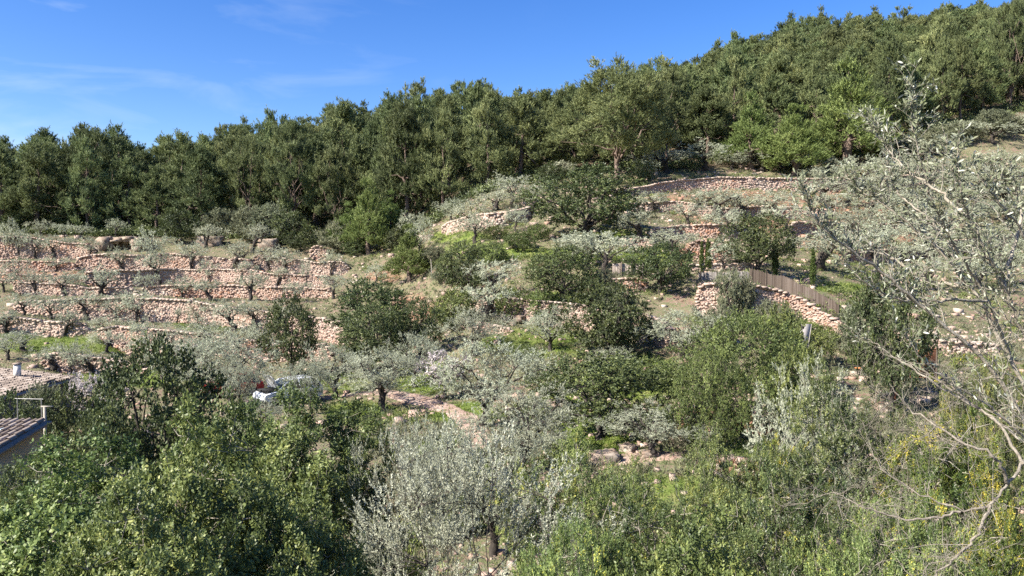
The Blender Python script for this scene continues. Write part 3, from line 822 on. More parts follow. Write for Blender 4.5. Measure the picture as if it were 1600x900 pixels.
cnt = {}
for p in pines:
    p['set'] = 'crest' if p['ridge'] else p['rank']
for s_ in {p['set'] for p in pines}:
    L_ = [p for p in pines if p['set'] == s_]
    up = [p for p in L_ if p['u'] >= 962]; dn = [p for p in L_ if p['u'] < 962][::-1]
    for lst, wd in ((up, 'uphill'), (dn, 'downhill')):
        for i, p in enumerate(lst):
            shp = 'tall' if p['H'] > 12.8 else ('low' if p['H'] < 9.5 else 'rounded')
            where = "along the wood's sky crest" if s_ == 'crest' else ("at the wood's lower edge" if s_ == 0 else f"{ORD[s_]} rank behind the wood's edge")
            p['label'] = f"{shp} pine {where}, {ORD[i]} {wd} of the dead-limbed pine"
for p in pines:
    v = LIB[p['key']]; tm, cm, H, W = v[R_.randrange(len(v))]
    r = empty('pine_tree', (p['x'], p['Y'], p['z']), R_.uniform(0, 6.28), (p['W'] / W, p['W'] / W, p['H'] / H))
    tag(r, p['label'], 'tree', 'pines of the wood')
    link('trunk', tm, r); link('crown', cm, r)
print('pines', len(pines))

# ------------------------------------------------------------------ olives on the grove terraces: (terrace, column, foot, top, width, look, variant)
LEFT = [
 (1, 15, 372, 345, 30, "thin wispy olive", 6), (1, 66, 368, 346, 34, "sparse small olive", 6), (1, 102, 372, 350, 26, "bare looking olive", 2), (1, 130, 372, 352, 32, "low grey olive", 2),
 (1, 182, 368, 345, 24, "slim grey green olive", 4), (1, 320, 386, 352, 46, "tall loose olive", 1), (1, 395, 394, 352, 44, "slanting dark trunked olive", 5), (1, 30, 374, 358, 26, "short bushy olive", 0),
 (2, 55, 396, 368, 36, "short pale trunked olive", 4), (2, 82, 404, 368, 56, "broad dense olive", 1), (2, 142, 398, 372, 30, "small open olive", 6), (2, 236, 400, 360, 58, "wide olive with white limb", 1),
 (2, 299, 414, 378, 44, "thin black trunked olive", 0), (2, 363, 418, 378, 54, "olive with split black trunk", 5), (2, 420, 418, 386, 36, "thin trunked olive", 0), (2, 446, 424, 392, 36, "upright small olive", 4),
 (3, 24, 435, 404, 36, "forked thin olive", 6), (3, 85, 425, 402, 44, "hazy pale olive", 2), (3, 192, 421, 388, 28, "olive bent like a bow", 3), (3, 250, 434, 388, 40, "massive slanting trunked olive", 3),
 (3, 326, 436, 408, 26, "little crooked stemmed olive", 6), (3, 375, 436, 410, 34, "leaning dark trunked olive", 5), (3, 517, 424, 394, 30, "round blue grey olive", 4), (3, 590, 446, 412, 40, "loose olive beside the gully", 2), (3, 478, 440, 408, 14, "short dead stemmed olive", 0),
 (4, 5, 455, 425, 34, "dense olive", 4), (4, 55, 456, 424, 42, "spreading olive", 1), (4, 94, 462, 426, 56, "broad twin stemmed olive", 1), (4, 160, 460, 414, 40, "thick upright trunked olive", 7),
 (4, 225, 456, 428, 40, "low olive with pale crown", 2), (4, 284, 464, 434, 34, "thin two stemmed olive", 6), (4, 330, 469, 438, 44, "curved black trunked olive", 3), (4, 388, 470, 424, 46, "three stemmed olive", 1),
 (4, 432, 446, 420, 34, "tilted thick trunked olive", 5), (4, 521, 465, 430, 46, "open forked olive", 0), (4, 460, 470, 440, 40, "ash grey olive", 2),
 (5, 37, 492, 458, 44, "upright olive", 0), (5, 78, 497, 466, 44, "bushy olive", 4), (5, 128, 490, 456, 58, "wide grey olive", 1), (5, 180, 488, 460, 40, "sparse olive", 6), (5, 213, 503, 456, 50, "round olive with black foot", 4),
 (5, 308, 499, 470, 30, "small leaning olive", 6), (5, 367, 516, 470, 58, "olive arched over the wall", 3), (5, 398, 512, 470, 44, "grey olive with hidden stem", 1), (5, 275, 506, 484, 16, "leaning olive stump", 5), (5, 448, 505, 470, 46, "wispy tall olive", 6),
 (6, 10, 516, 480, 34, "dark footed olive", 7), (6, 98, 522, 486, 46, "olive bent strongly sideways", 5), (6, 165, 533, 490, 62, "heavy olive with a double trunk", 7), (6, 222, 528, 500, 48, "low pale olive", 2),
 (6, 310, 534, 496, 54, "misty broad olive", 1), (6, 372, 540, 505, 52, "dense blue grey olive", 4), (6, 270, 530, 505, 40, "thin tangled olive", 6), (6, 330, 545, 512, 46, "short wide olive", 0), (6, 405, 552, 505, 50, "grey olive before the wall", 1),
 (7, 38, 546, 518, 62, "wide flat olive", 1), (7, 165, 549, 520, 44, "small olive with a black foot", 4), (7, 110, 560, 530, 40, "low grey olive", 2), (7, 225, 560, 525, 50, "tangled olive", 6), (7, 10, 560, 528, 44, "dark olive", 4),
 (8, 140, 583, 548, 54, "gnarled olive", 7), (8, 75, 578, 545, 74, "pale bushy olive", 1), (8, 250, 590, 545, 70, "broad hazy olive", 1), (8, 300, 585, 535, 66, "tall ash grey olive", 0)]
for row in range(1, 9):
    L_ = sorted([q for q in LEFT if q[0] == row], key=lambda q: -q[1])
    for i, (_, px, foot, top, w, look, var) in enumerate(L_):
        rz = R_.uniform(0, 6.28)
        if var in (3, 5): rz = 0.15 if var == 5 else 0.0
        if px in (192, 250, 367): rz = 0.0
        if px in (98,): rz = 0.0
        Yv = hit(px, foot) - .5
        hp = (foot - top)
        plant('olive_tree', px, Yv, top - 4, w * 1.06, f"{look} on the {ORD[row-1]} grove terrace down, {ORD[i]} from the gully", group='olives of the terraced grove', variant=var, rz=rz)
for px, foot, top, w, look, var in [
 (770, 328, 300, 56, "olive with two dark stems on the ledge beside the dark wood", 1), (800, 322, 274, 44, "tall pale olive at the ledge rim below the wood", 0), (735, 342, 312, 50, "sparse slender olive where the dark wood meets the ledge", 6), (705, 345, 312, 34, "thin wispy olive against the black shade of the wood", 6),
 (828, 328, 285, 42, "olive with a bent foot beside the big carob", 5), (742, 378, 338, 46, "single round olive on the green slope", 4), (648, 384, 332, 32, "silver olive rising behind the bright young pine", 0), (655, 400, 345, 30, "tall grey olive close to the bright young pine", 6),
 (808, 362, 325, 36, "little dark olive halfway along the green slope", 2),
 (1003, 374, 325, 54, "olive with a pale flared trunk beside the big carob", 7), (1030, 330, 302, 46, "twisted olive on the tumbled wall, first past the carob", 3), (1084, 328, 298, 44, "olive with a bent dark stem on the tumbled wall", 5), (1112, 328, 292, 60, "olive with a thick double trunk on the tumbled wall", 7),
 (1075, 352, 318, 40, "tall dark stemmed olive below the tumbled wall", 0), (1055, 404, 358, 76, "dense grey olive above the plank fence", 1), (1145, 358, 325, 46, "loose olive over the slanting dark trunk", 3), (1165, 340, 305, 60, "hazy broad olive below the highest wall", 1),
 (1210, 335, 300, 54, "broad hazy olive on the tumbled wall near the round carob", 4), (1225, 365, 320, 50, "olive with a black trunk next to the round carob", 0), (1280, 418, 365, 96, "wide grey olive behind the lone cypress", 1), (1132, 418, 375, 36, "small bare stemmed olive next to the cypress pair", 6),
 (945, 424, 366, 66, "dark stemmed grey olive over the plank fence posts", 4), (895, 410, 368, 60, "silver olive between the two dark carobs", 1), (918, 418, 362, 70, "tall silver olive behind the dark carob on the slope", 0),
 (772, 462, 405, 54, "tall silver olive over the broad pale wall", 0), (765, 494, 440, 74, "low spreading olive against the broad pale wall", 1), (1042, 268, 232, 66, "rounded olive below the dead-limbed pine", 1), (1100, 266, 226, 64, "tall grey olive above the highest wall", 0),
 (1145, 264, 240, 50, "low olive near the round light green pine", 2), (1190, 268, 238, 58, "grey olive between the two light green pines", 4), (1010, 280, 250, 40, "small olive beside the pink pine trunk", 2), (1265, 270, 245, 46, "bushy olive above the end of the highest wall", 4), (870, 280, 255, 46, "grey olive behind the crown of the big carob", 2)]:
    plant('olive_tree', px, None, top - 4, w * 1.28, look, group='olives of the upper grove', base=foot, variant=var, rz=(0.0 if var in (3, 5) else None))
rg = random.Random(4)
rows_ = [(262, 34), (292, 38), (318, 40), (345, 42), (372, 44), (402, 46), (432, 48), (462, 52)]
names_ = ["uppermost", "second", "third", "fourth", "fifth", "sixth", "seventh", "lowest"]
for ri, (py, h) in enumerate(rows_):
    i = 0
    for px in range(1290, 1640, 44):
        if py < 285 and px < 1400: continue
        q = px + rg.uniform(-16, 16) + (22 if ri % 2 else 0)
        yy = py - (q - 1290) * .08 + rg.uniform(-5, 5) - (25 if py < 285 and px > 1500 else 0)
        if ri >= 6 and q < 1420: continue
        plant('olive_tree', q, None, yy - h * rg.uniform(.85, 1.15), rg.uniform(56, 80), f"grey olive behind the sapling twigs, {names_[ri]} upper grove row, {ORD[i]} past the carob",
              group='olives of the upper grove', base=yy, variant=rg.randrange(8))
        i += 1

# ------------------------------------------------------------------ grove and valley trees, nearer
for key, px, Y, foot, top, w, lb, cat in [
 ('carob_tree', 915, None, 372, 258, 172, "big dome shaped carob in the middle of the upper grove", 'tree'),
 ('carob_tree', 1184, None, 424, 334, 98, "round dark carob above the reed fence", 'tree'),
 ('carob_tree', 878, None, 468, 384, 118, "dark carob on the green slope under the silver olives", 'tree'),
 ('carob_tree', 1032, 58, 0, 380, 100, "dense carob standing before the gap in the plank fence", 'tree'),
 ('carob_tree', 950, 49, 0, 440, 124, "dark carob with a crooked black trunk below the broad pale wall", 'tree'),
 ('carob_tree', 724, None, 462, 378, 66, "dark green carob by the two pale stakes of the gully", 'tree'),
 ('carob_tree', 582, 62, 0, 436, 136, "wide dark carob filling the gully mouth", 'tree'),
 ('carob_tree', 453, 55, 0, 462, 92, "upright dark carob behind the parked cars", 'tree'),
 ('carob_tree', 655, 56, 0, 466, 80, "olive green carob below the brown gully scree", 'tree'),
 ('carob_tree', 585, 54, 0, 478, 96, "lower dark carob overhanging the car track", 'tree'),
 ('carob_tree', 940, 34, 0, 552, 188, "wide carob with a straight black trunk on the shaded grass", 'tree'),
 ('carob_tree', 232, 26, 0, 535, 190, "tall blackish carob in front of the stone shed", 'tree'),
 ('carob_tree', 150, 23, 0, 640, 180, "dark carob crowding against the ochre house", 'tree'),
 ('carob_tree', 1395, 36, 0, 418, 104, "bushy green carob beside the rusty gate", 'tree'),
 ('grove_olive', 352, 46, 0, 520, 150, "big hazy grey olive hiding the red car", 'tree'),
 ('grove_olive', 374, 43, 0, 562, 56, "small grey olive between the big hazy one and the white car", 'tree'),
 ('grove_olive', 300, 50, 0, 520, 130, "tall hazy olive between the blackish carob and the cars", 'tree'),
 ('grove_olive', 482, 43, 0, 562, 74, "low grey olive in front of the white car", 'tree'),
 ('grove_olive', 400, 37, 0, 622, 100, "grey olive below the cars among yellow tipped bushes", 'tree'),
 ('grove_olive', 522, None, 622, 535, 112, "olive on a thick knobbly trunk beside the track", 'tree'),
 ('grove_olive', 600, None, 640, 540, 126, "olive with several black stems next to the track", 'tree'),
 ('grove_olive', 648, None, 602, 518, 84, "olive with a single leaning trunk on the sunny grass", 'tree'),
 ('grove_olive', 760, None, 662, 528, 176, "broad olive with a forked trunk beyond the track bend", 'tree'),
 ('grove_olive', 742, None, 552, 478, 104, "olive split into three black trunks below the pale wall", 'tree'),
 ('grove_olive', 860, None, 546, 478, 88, "open olive with a slanting trunk on the green slope", 'tree'),
 ('grove_olive', 1072, None, 552, 482, 120, "olive with a bent trunk among green bushes below the cream wall", 'tree'),
 ('grove_olive', 1025, 30, 0, 632, 134, "rounded olive on bare earth beside the dark carob trunk", 'tree'),
 ('grove_olive', 812, 30, 0, 600, 150, "grey olive whose crown hangs over the lower track", 'tree'),
 ('grove_olive', 690, 25, 0, 655, 130, "silver olive below the track bend", 'tree'),
 ('grove_olive', 770, 24, 0, 665, 150, "pale olive between the track and the tall silver shoots", 'tree'),
 ('grove_olive', 1275, 21, 0, 568, 170, "dull grey olive beside the dark red boulder wall", 'tree'),
 ('grove_olive', 960, 46, 0, 540, 66, "small grey olive next to the crooked black trunk", 'tree'),
 ('blossom_tree', 695, None, 622, 548, 76, "almond tree in cream blossom by the sunny grass", 'tree'),
 ('blossom_tree', 140, 40, 0, 582, 86, "pale blossoming almond next to the stone shed", 'tree'),
 ('blossom_tree', 292, 56, 0, 538, 52, "pinkish almond against the lowest long wall", 'tree'),
 ('big_bush', 1160, 33, 0, 492, 206, "large bright green bush above the dark red boulder wall", 'bush'),
 ('big_bush', 1110, 30, 0, 545, 110, "yellow green bush leaning over the dark red boulder wall", 'bush'),
 ('leafy_bush', 1225, 38, 0, 478, 84, "tall green bush under the cream wall end", 'bush'),
 ('leafy_bush', 1270, 44, 0, 505, 60, "green bush below the wall end of the reed fence", 'bush'),
 ('leafy_bush', 1010, 42, 0, 560, 80, "fresh green bush in the hollow beside the crooked carob", 'bush'),
 ('leafy_bush', 712, 60, 0, 452, 60, "lime green bush at the low end of the broad pale wall", 'bush'),
 ('leafy_bush', 1250, 30, 0, 545, 84, "dark green shrub touching the dull grey olive", 'bush'),
 ('dark_bush', 850, 44, 0, 575, 70, "low dark bush at the foot of the open slanting olive", 'bush'),
 ('leafy_bush', 470, 48, 0, 588, 40, "small leafy bush by the front of the white car", 'bush'),
 ('grey_bush', 1350, 46, 0, 470, 70, "grey green bush against the reed fence end", 'bush'),
 ('grey_bush', 1140, None, 446, 420, 44, "grey bush in front of the grey screen fence", 'bush'),
 ('grey_bush', 1165, None, 448, 428, 30, "mint grey bush at the corner of the brown reed fence", 'bush'),
 ('grey_bush', 945, None, 444, 420, 36, "round grey bush below the plank fence posts", 'bush'),
 ('grey_bush', 965, 50, 0, 448, 64, "feathery pale bush over the orange stone wall", 'bush'),
 ('grey_bush', 1125, 46, 0, 478, 50, "soft green broom bush under the thick cream wall", 'bush'),
 ('grey_bush', 1210, 48, 0, 470, 60, "soft green broom bush beside the leaning grey panel", 'bush'),
 ('dark_bush', 95, 37, 0, 598, 60, "dark shrub at the corner of the stone shed", 'bush'),
 ('dark_bush', 20, 34, 0, 612, 80, "dark shrub growing against the stone shed", 'bush'),
 ('grey_bush', 60, 38, 0, 600, 60, "grey shrub before the stone shed wall", 'bush')]:
    plant(key, px, Y, top, w, lb, name={'leafy_bush': 'bush', 'big_bush': 'bush', 'dark_bush': 'bush', 'grey_bush': 'bush', 'grove_olive': 'olive_tree', 'blossom_tree': 'almond_tree'}.get(key), cat=cat, base=foot)
# shrubs along the foot of the wood and scrub on the green slope
for i, (key, px, foot, top, w, lb) in enumerate([
 ('dark_bush', 205, 352, 318, 46, "green shrub at the foot of the wood over the cave hole"), ('dark_bush', 282, 378, 328, 58, "dark green bush left standing above the pinkish wall"), ('dark_bush', 30, 360, 328, 40, "dark shrub under the lowest pines of the wood"),
 ('grey_bush', 345, 368, 325, 60, "brownish grey shrub at the wood foot above the tall loose olive"), ('grey_bush', 395, 378, 322, 62, "dull grey shrub at the wood foot over the slanting trunked olive"), ('grey_bush', 425, 382, 318, 60, "smoky grey shrub at the wood foot over the cream wall"),
 ('dark_bush', 470, 392, 362, 46, "dark shrub just above the short orange stained wall"), ('grey_bush', 530, 395, 346, 58, "brown grey bush under the small light green pine"), ('dark_bush', 555, 400, 372, 30, "small dark shrub under the slim light green pine"),
 ('dark_bush', 620, 392, 355, 40, "dark shrub between the young pines"), ('dark_bush', 455, 384, 330, 50, "green shrub at the wood edge above the gully terraces"), ('dark_bush', 110, 356, 326, 50, "dark bush in the shade of the pine wood"),
 ('dark_bush', 860, 292, 255, 40, "dark shrub between the wood and the big carob"), ('dark_bush', 1000, 288, 250, 34, "dark evergreen shrub by the pink pine trunk"), ('dark_bush', 1082, 268, 240, 22, "narrow black green shrub between the grey olives"),
 ('grey_bush', 1390, 248, 215, 60, "grey scrub bush above the highest wall, first past the wide pine"), ('grey_bush', 1440, 238, 205, 66, "grey scrub bush above the highest wall, second past the wide pine"), ('grey_bush', 1490, 222, 190, 60, "grey scrub bush high on the slope, third past the wide pine"),
 ('grey_bush', 1545, 208, 172, 56, "tall grey scrub bush high on the slope, fourth past the wide pine"), ('grey_bush', 1590, 205, 185, 50, "low grey scrub bush high on the slope, fifth past the wide pine"),
 ('grey_bush', 680, 412, 386, 46, "grey bush on the slope beside the bright young pine"), ('leafy_bush', 705, 425, 392, 44, "green bush on the slope above the pale stakes"), ('leafy_bush', 770, 412, 380, 50, "leafy bush on the green slope under the single olive"),
 ('leafy_bush', 812, 390, 362, 56, "bright green bush on the slope below the little dark olive"), ('leafy_bush', 842, 372, 350, 40, "green bush at the skirt of the big carob"), ('leafy_bush', 775, 372, 352, 40, "small green bush on the upper green slope"),
 ('leafy_bush', 850, 425, 398, 46, "yellow green bush on the slope above the dark carob"), ('grey_bush', 690, 440, 412, 34, "dark grey bush between the pale stakes"), ('leafy_bush', 800, 470, 448, 50, "low leafy bush along the top of the broad pale wall"),
 ('leafy_bush', 850, 476, 452, 56, "leafy bush on top of the broad pale wall below the carob"), ('dark_bush', 700, 505, 462, 50, "dark bush at the foot of the lime green bush"), ('leafy_bush', 820, 560, 538, 44, "low green bush on the slope behind the broad olive"),
 ('leafy_bush', 1160, 520, 490, 50, "green bush under the thick cream wall"), ('grey_bush', 735, 440, 410, 40, "pale grey bush at the foot of the silver olive")]):
    plant(key, px, None, top, w, lb, name='bush', cat='bush', base=foot, group='shrubs of the slope')
# cypresses
for px, foot, top, w, lb in [(1096, 418, 377, 6.5, "slimmer cypress of the pair before the red stained wall"), (1106, 418, 375, 9, "fuller cypress of the pair before the red stained wall"),
                             (1211, 430, 370, 8.5, "cypress in front of the round dark carob"), (1270, 446, 388, 8, "lone cypress behind the end of the reed fence")]:
    plant('cypress', px, None, top, w, lb, cat='cypress', group='young cypresses', base=foot)
# ------------------------------------------------------------------ near thickets on the slope below the viewpoint
N_ = dict(shape='round', trunk_r=.09, n_clump=[105, 95], clump_r=.40, twigs=9, nl=11, ll=.054, lw=.033, lshape='hex', up=.45, out=.75, rnd=.7, lumpy=.5, sprays=.2, limbs=14, stems=4, hollow=.5,
          tint=.5, tvar=.15, jit=.22, leaf_up=.45, pinnate=3, twigwood=.35, gnarl=.1, bark='bark_pale', fold=.12, twr=.008)
M['near_leaf'] = leaf_mat('glossy carob leaves', [(0, (.052, .080, .026)), (.5, (.140, .190, .056)), (.8, (.26, .31, .09)), (1, (.40, .42, .14))], .5, .3, .4, .22, .014)
M['lentisk'] = leaf_mat('lentisk leaves', [(0, (.055, .078, .027)), (.5, (.135, .170, .055)), (.8, (.24, .27, .085)), (.92, (.32, .33, .08)), (1, (.48, .40, .07))], .5, .3, .35, .30, .02)
M['dark_leaf'] = leaf_mat('dark mastic leaves', [(0, (.034, .052, .020)), (.5, (.088, .118, .042)), (.85, (.19, .225, .075)), (1, (.30, .31, .10))], .45, .28, .4, .12, .01)
M['silver'] = leaf_mat('silver olive shoots', [(0, (.19, .20, .135)), (.5, (.37, .38, .275)), (1, (.58, .585, .47))], .5, .22, .3, .05, .0)
species('near_carob', 3, 5.4, 3.1, 'near_leaf', crown0=.5, **N_)
species('tall_carob', 1, 6.5, 4.4, 'near_leaf', crown0=.35, **{**N_, 'n_clump': 190, 'clump_r': .5, 'll': .07, 'lw': .042, 'tint': .44, 'yellow': .0, 'nl': 10})
L2 = {**N_, 'll': .040, 'lw': .0165, 'pinnate': 4, 'nl': 10, 'clump_r': .36, 'n_clump': [120, 110], 'yellow': .012, 'twigwood': .4}
species('lentisk', 3, 5.0, 3.4, 'lentisk', crown0=.45, **L2)
species('dark_mastic', 2, 5.0, 3.4, 'dark_leaf', crown0=.42, **{**L2, 'yellow': 0.0, 'tint': .42, 'sprays': .3, 'n_clump': [105, 100]})
species('yellow_bush', 1, 5.4, 3.0, 'yellow', crown0=.4, **{**L2, 'yellow': .2, 'tint': .40, 'n_clump': 110})
species('silver_olive', 1, 6.0, 3.4, 'silver', crown0=.3, shape='round', trunk_r=.07, n_clump=150, clump_r=.44, twigs=12, nl=36, ll=.05, lw=.014, up=1.0, out=.5, rnd=.5, lumpy=.5, limbs=16, stems=5, hollow=.5, sprays=.45,
        tint=.5, tvar=.14, jit=.22, leaf_up=.35, twigwood=.35, gnarl=.1, bark='bark_olive', align=.55, twr=.004)
species('bare_stem', 1, 5.0, 1.6, 'lentisk', crown0=.55, shape='round', trunk_r=.05, n_clump=26, clump_r=.34, twigs=8, nl=9, ll=.04, lw=.018, lshape='hex', up=.3, out=.7, rnd=.8, lumpy=.3, limbs=8,
        pinnate=3, twigwood=.6, bark='bark_pale', lean=(-.25, 0), gnarl=.12, fold=.1, twr=.006)
for key, px, Y, top, w, lb, nm in [
 ('near_carob', 120, 8.6, 700, 350, "glossy green carob thicket in the lower corner under the ochre house", 'carob_tree'),
 ('near_carob', 322, 7.6, 642, 300, "bright carob whose sprays reach up before the blackish carob", 'carob_tree'),
 ('near_carob', 225, 6.2, 760, 300, "carob with pale upright stems along the bottom edge", 'carob_tree'),
 ('near_carob', 28, 13, 722, 150, "narrow carob rising in front of the ochre wall", 'carob_tree'),
 ('tall_carob', 482, 15, 618, 280, "big yellow green carob in front of the parked cars", 'carob_tree'),
 ('near_carob', 455, 7.4, 775, 230, "carob spray at the bottom edge below the big yellow green carob", 'carob_tree'),
 ('tall_carob', 365, 18, 640, 170, "mid green carob between the blackish and the yellow green carobs", 'carob_tree'),
 ('silver_olive', 718, 11, 668, 320, "tall silver olive of upright shoots at the bottom middle", 'olive_tree'),
 ('silver_olive', 640, 14, 668, 150, "silver olive shoots overlapping the big yellow green carob", 'olive_tree'),
 ('lentisk', 905, 13, 690, 211, "green mastic bush below the shaded grass with small white specks", 'bush'),
 ('lentisk', 1010, 10.5, 742, 290, "broad green mastic bush at the bottom edge, middle of three", 'bush'),
 ('lentisk', 1150, 12, 705, 193, "green mastic bush growing round the thin bare stem", 'bush'),
 ('lentisk', 880, 8.2, 812, 228, "low mastic bush at the bottom edge beside the tall silver olive", 'bush'),
 ('dark_mastic', 1240, 9.0, 745, 250, "leafy mastic bush at the bottom edge under the dull grey olive", 'bush'),
 ('near_carob', 1090, 7.4, 805, 250, "low glossy bush at the bottom edge between two broader mastic bushes", 'bush'),
 ('dark_mastic', 1345, 11.5, 585, 235, "tall dark green bush behind the olive sapling beyond the lower mastic bushes", 'bush'),
 ('yellow_bush', 1492, 10.5, 572, 260, "bush with bright yellow leaf clusters behind the dead twigs", 'bush'),
 ('yellow_bush', 1235, 17, 640, 150, "bush flecked with yellow leaves beside the dull grey olive", 'bush'),
 ('lentisk', 1400, 6.6, 775, 290, "mastic bush at the bottom edge beneath the dead twigs", 'bush'),
 ('yellow_bush', 1570, 8, 700, 200, "yellow flecked bush at the picture edge under the olive sapling", 'bush'),
 ('lentisk', 1560, 12, 560, 140, "green bush half hidden by the olive sapling trunk", 'bush'),
 ('bare_stem', 1128, 12.6, 668, 110, "sapling with a thin bare pale stem in the mastic bushes", 'sapling')]:
    plant(key, px, Y, top, w, lb, name=nm, cat={'carob_tree': 'tree', 'olive_tree': 'tree', 'bush': 'bush', 'sapling': 'sapling'}[nm], rz=(0.0 if key == 'bare_stem' else None))

# ------------------------------------------------------------------ the olive sapling beside the viewpoint
def sapling():
    rng = np.random.RandomState(21)
    root = empty('olive_sapling', (3.35, 3.75, zg(3.35, 3.75)))
    tag(root, "olive sapling with long bare limbs and narrow silvery leaves close to the viewer", 'tree')
    o = np.array(root.location)
    A = lambda L: np.array([at(*p) for p in L]) - o
    def sm(P, n):
        t = np.linspace(0, len(P) - 1, n); i = np.arange(len(P))
        Q = np.stack([np.interp(t, i, P[:, k]) for k in range(3)], -1)
        for _ in range(3): Q[1:-1] = (Q[:-2] + 2 * Q[1:-1] + Q[2:]) / 4
        Q[1:-1] += rng.normal(size=Q[1:-1].shape) * .004
        return Q
    gt = Geo()
    crown_pt = A([(1760, 900, 3.7)])[0]
    gt.tube(sm(np.array([[0, 0, -.25], [.03, .02, .9], crown_pt * .85 + [0.02, 0, 0], crown_pt]), 14), np.linspace(.05, .02, 14), 10, .5, .08, rng)
    LIMBS = [
     ([(1760, 900, 3.7), (1640, 720, 3.6), (1545, 565, 3.5), (1450, 487, 3.45), (1372, 420, 3.4), (1300, 372, 3.35), (1262, 330, 3.3), (1255, 300, 3.3)], .012, .002, 1.0),
     ([(1760, 900, 3.7), (1660, 730, 3.9), (1580, 560, 4.0), (1520, 450, 4.05), (1455, 380, 4.1), (1398, 330, 4.1), (1345, 300, 4.15), (1316, 270, 4.2)], .013, .002, 1.2),
     ([(1580, 560, 4.0), (1545, 470, 3.9), (1497, 395, 3.8), (1462, 330, 3.7), (1440, 260, 3.65), (1425, 200, 3.6), (1424, 128, 3.6)], .008, .0018, 1.5),
     ([(1660, 730, 3.9), (1612, 560, 3.6), (1570, 450, 3.5), (1520, 350, 3.45), (1500, 300, 3.4), (1496, 225, 3.4)], .010, .0018, 1.4),
     ([(1612, 560, 3.6), (1640, 430, 3.5), (1590, 350, 3.45), (1548, 300, 3.4), (1525, 272, 3.4)], .008, .002, .9),
     ([(1640, 720, 3.6), (1610, 690, 3.3), (1540, 630, 3.2), (1470, 590, 3.15), (1425, 545, 3.1), (1415, 520, 3.1)], .006, .0016, .4),
     ([(1520, 450, 4.05), (1450, 440, 4.2), (1380, 395, 4.3), (1330, 395, 4.3), (1290, 375, 4.35)], .009, .002, 1.0),
     ([(1520, 350, 3.45), (1470, 300, 3.6), (1420, 270, 3.7), (1372, 215, 3.8), (1362, 180, 3.8)], .008, .002, 1.5),
     ([(1545, 470, 3.9), (1480, 470, 3.7), (1400, 470, 3.6), (1350, 440, 3.6), (1310, 400, 3.6)], .008, .002, .8),
     ([(1570, 450, 3.5), (1600, 330, 3.7), (1580, 290, 3.7), (1560, 265, 3.7)], .009, .002, 1.4),
     ([(1497, 395, 3.8), (1450, 340, 3.9), (1400, 300, 4.0), (1385, 250, 4.0)], .007, .002, 1.4),
     ([(1640, 600, 3.7), (1650, 450, 3.6), (1630, 350, 3.5), (1600, 310, 3.5)], .007, .002, 1.3),
     ([(1640, 720, 3.6), (1560, 660, 3.7), (1480, 610, 3.8), (1400, 560, 3.9), (1340, 520, 3.95)], .009, .002, .25),
    ]
    wood, gl = Geo(), Geo()
    P_l, D_l, L_l, W_l, T_l = [], [], [], [], []
    def leafy(P, n, up=.35):
        """narrow leaves in pairs along a twig"""
        seg = np.r_[0, np.cumsum(np.linalg.norm(np.diff(P, axis=0), axis=1))]
        for s in np.linspace(.12, 1.0, n):
            q = np.array([np.interp(s * seg[-1], seg, P[:, k]) for k in range(3)])
            q2 = np.array([np.interp(max(0, s - .1) * seg[-1], seg, P[:, k]) for k in range(3)])
            d = unit(q - q2 + 1e-6); sd = unit(np.cross(d, rng.normal(size=3)))
            for sg in (-1, 1):
                if rng.rand() < .42: continue
                P_l.append(q); D_l.append(unit(d * .7 + sd * sg * .75 + rng.normal(size=3) * .25 + np.array([0, 0, up * .5])))
                L_l.append(rng.uniform(.018, .036)); W_l.append(rng.uniform(.006, .009)); T_l.append(rng.choice([rng.uniform(.1, .5), rng.uniform(.3, .7), rng.uniform(.75, 1)], p=[.5, .45, .05]))
    def twig(p, d, L, r, depth, leafp):
        n = 6; Q = [p]; dd = d.copy()
        for _ in range(n):
            dd = unit(dd + rng.normal(size=3) * .22 + np.array([0, 0, .05])); Q.append(Q[-1] + dd * L / n)
        Q = np.array(Q); wood.tube(Q, np.linspace(r, r * .4, n + 1), 4, .5, cap=False)
        if rng.rand() < leafp: leafy(Q, max(4, int(L / .026)))
        if depth > 0:
            for i in range(1, n):
                if rng.rand() < .55: twig(Q[i], unit(dd + rng.normal(size=3) * .8 + np.array([-.1, 0, .2])), L * rng.uniform(.35, .65), r * .6, depth - 1, leafp)
    for L, r0, r1, dens in LIMBS:
        P = sm(A(L), 40); R = np.linspace(r0, r1, 40)
        gt.tube(P, R, 7, .5, .07, rng, cap=True)
        ln = np.linalg.norm(np.diff(P, axis=0), axis=1).sum()
        T = unit(np.gradient(P, axis=0))
        for k in range(int(ln * 22 * dens)):
            i = rng.randint(7, 39)
            d = unit(T[i] * .6 + rng.normal(size=3) * .55 + np.array([-.15, -.05, .45]))
            twig(P[i], d, rng.uniform(.10, .34) * (1 - .62 * i / 39), max(.0012, min(R[i] * .5, .003)), 1, .9 if L[0][1] < 800 or i > 12 else .35)
        leafy(P[26:], int(10 * dens) + 5)
    gt.build('trunk', M['bark_twig'], root, True)
    wood.build('twigs', M['bark_pale'], root, True)
    leaves(gl, np.array(P_l), np.array(D_l), np.array(L_l), np.array(W_l), rng, np.array(T_l), 'hex', .10)
    gl.build('leaves', M['olive_near'], root)
    # the dead lower limb with its tangle of bare twigs
    gd = Geo()
    def dead(p, d, L, r, depth):
        n = 7; Q = [p]; dd = d.copy()
        for _ in range(n):
            dd = unit(dd + rng.normal(size=3) * .26); Q.append(Q[-1] + dd * L / n)
        Q = np.array(Q); gd.tube(Q, np.linspace(r, r * .35, n + 1), 5, .5, .05, rng, cap=False)
        if depth:
            for i in range(1, n + 1):
                if rng.rand() < .75: dead(Q[i], unit(dd * .6 + rng.normal(size=3) * .8), L * rng.uniform(.4, .75), r * .55, depth - 1)
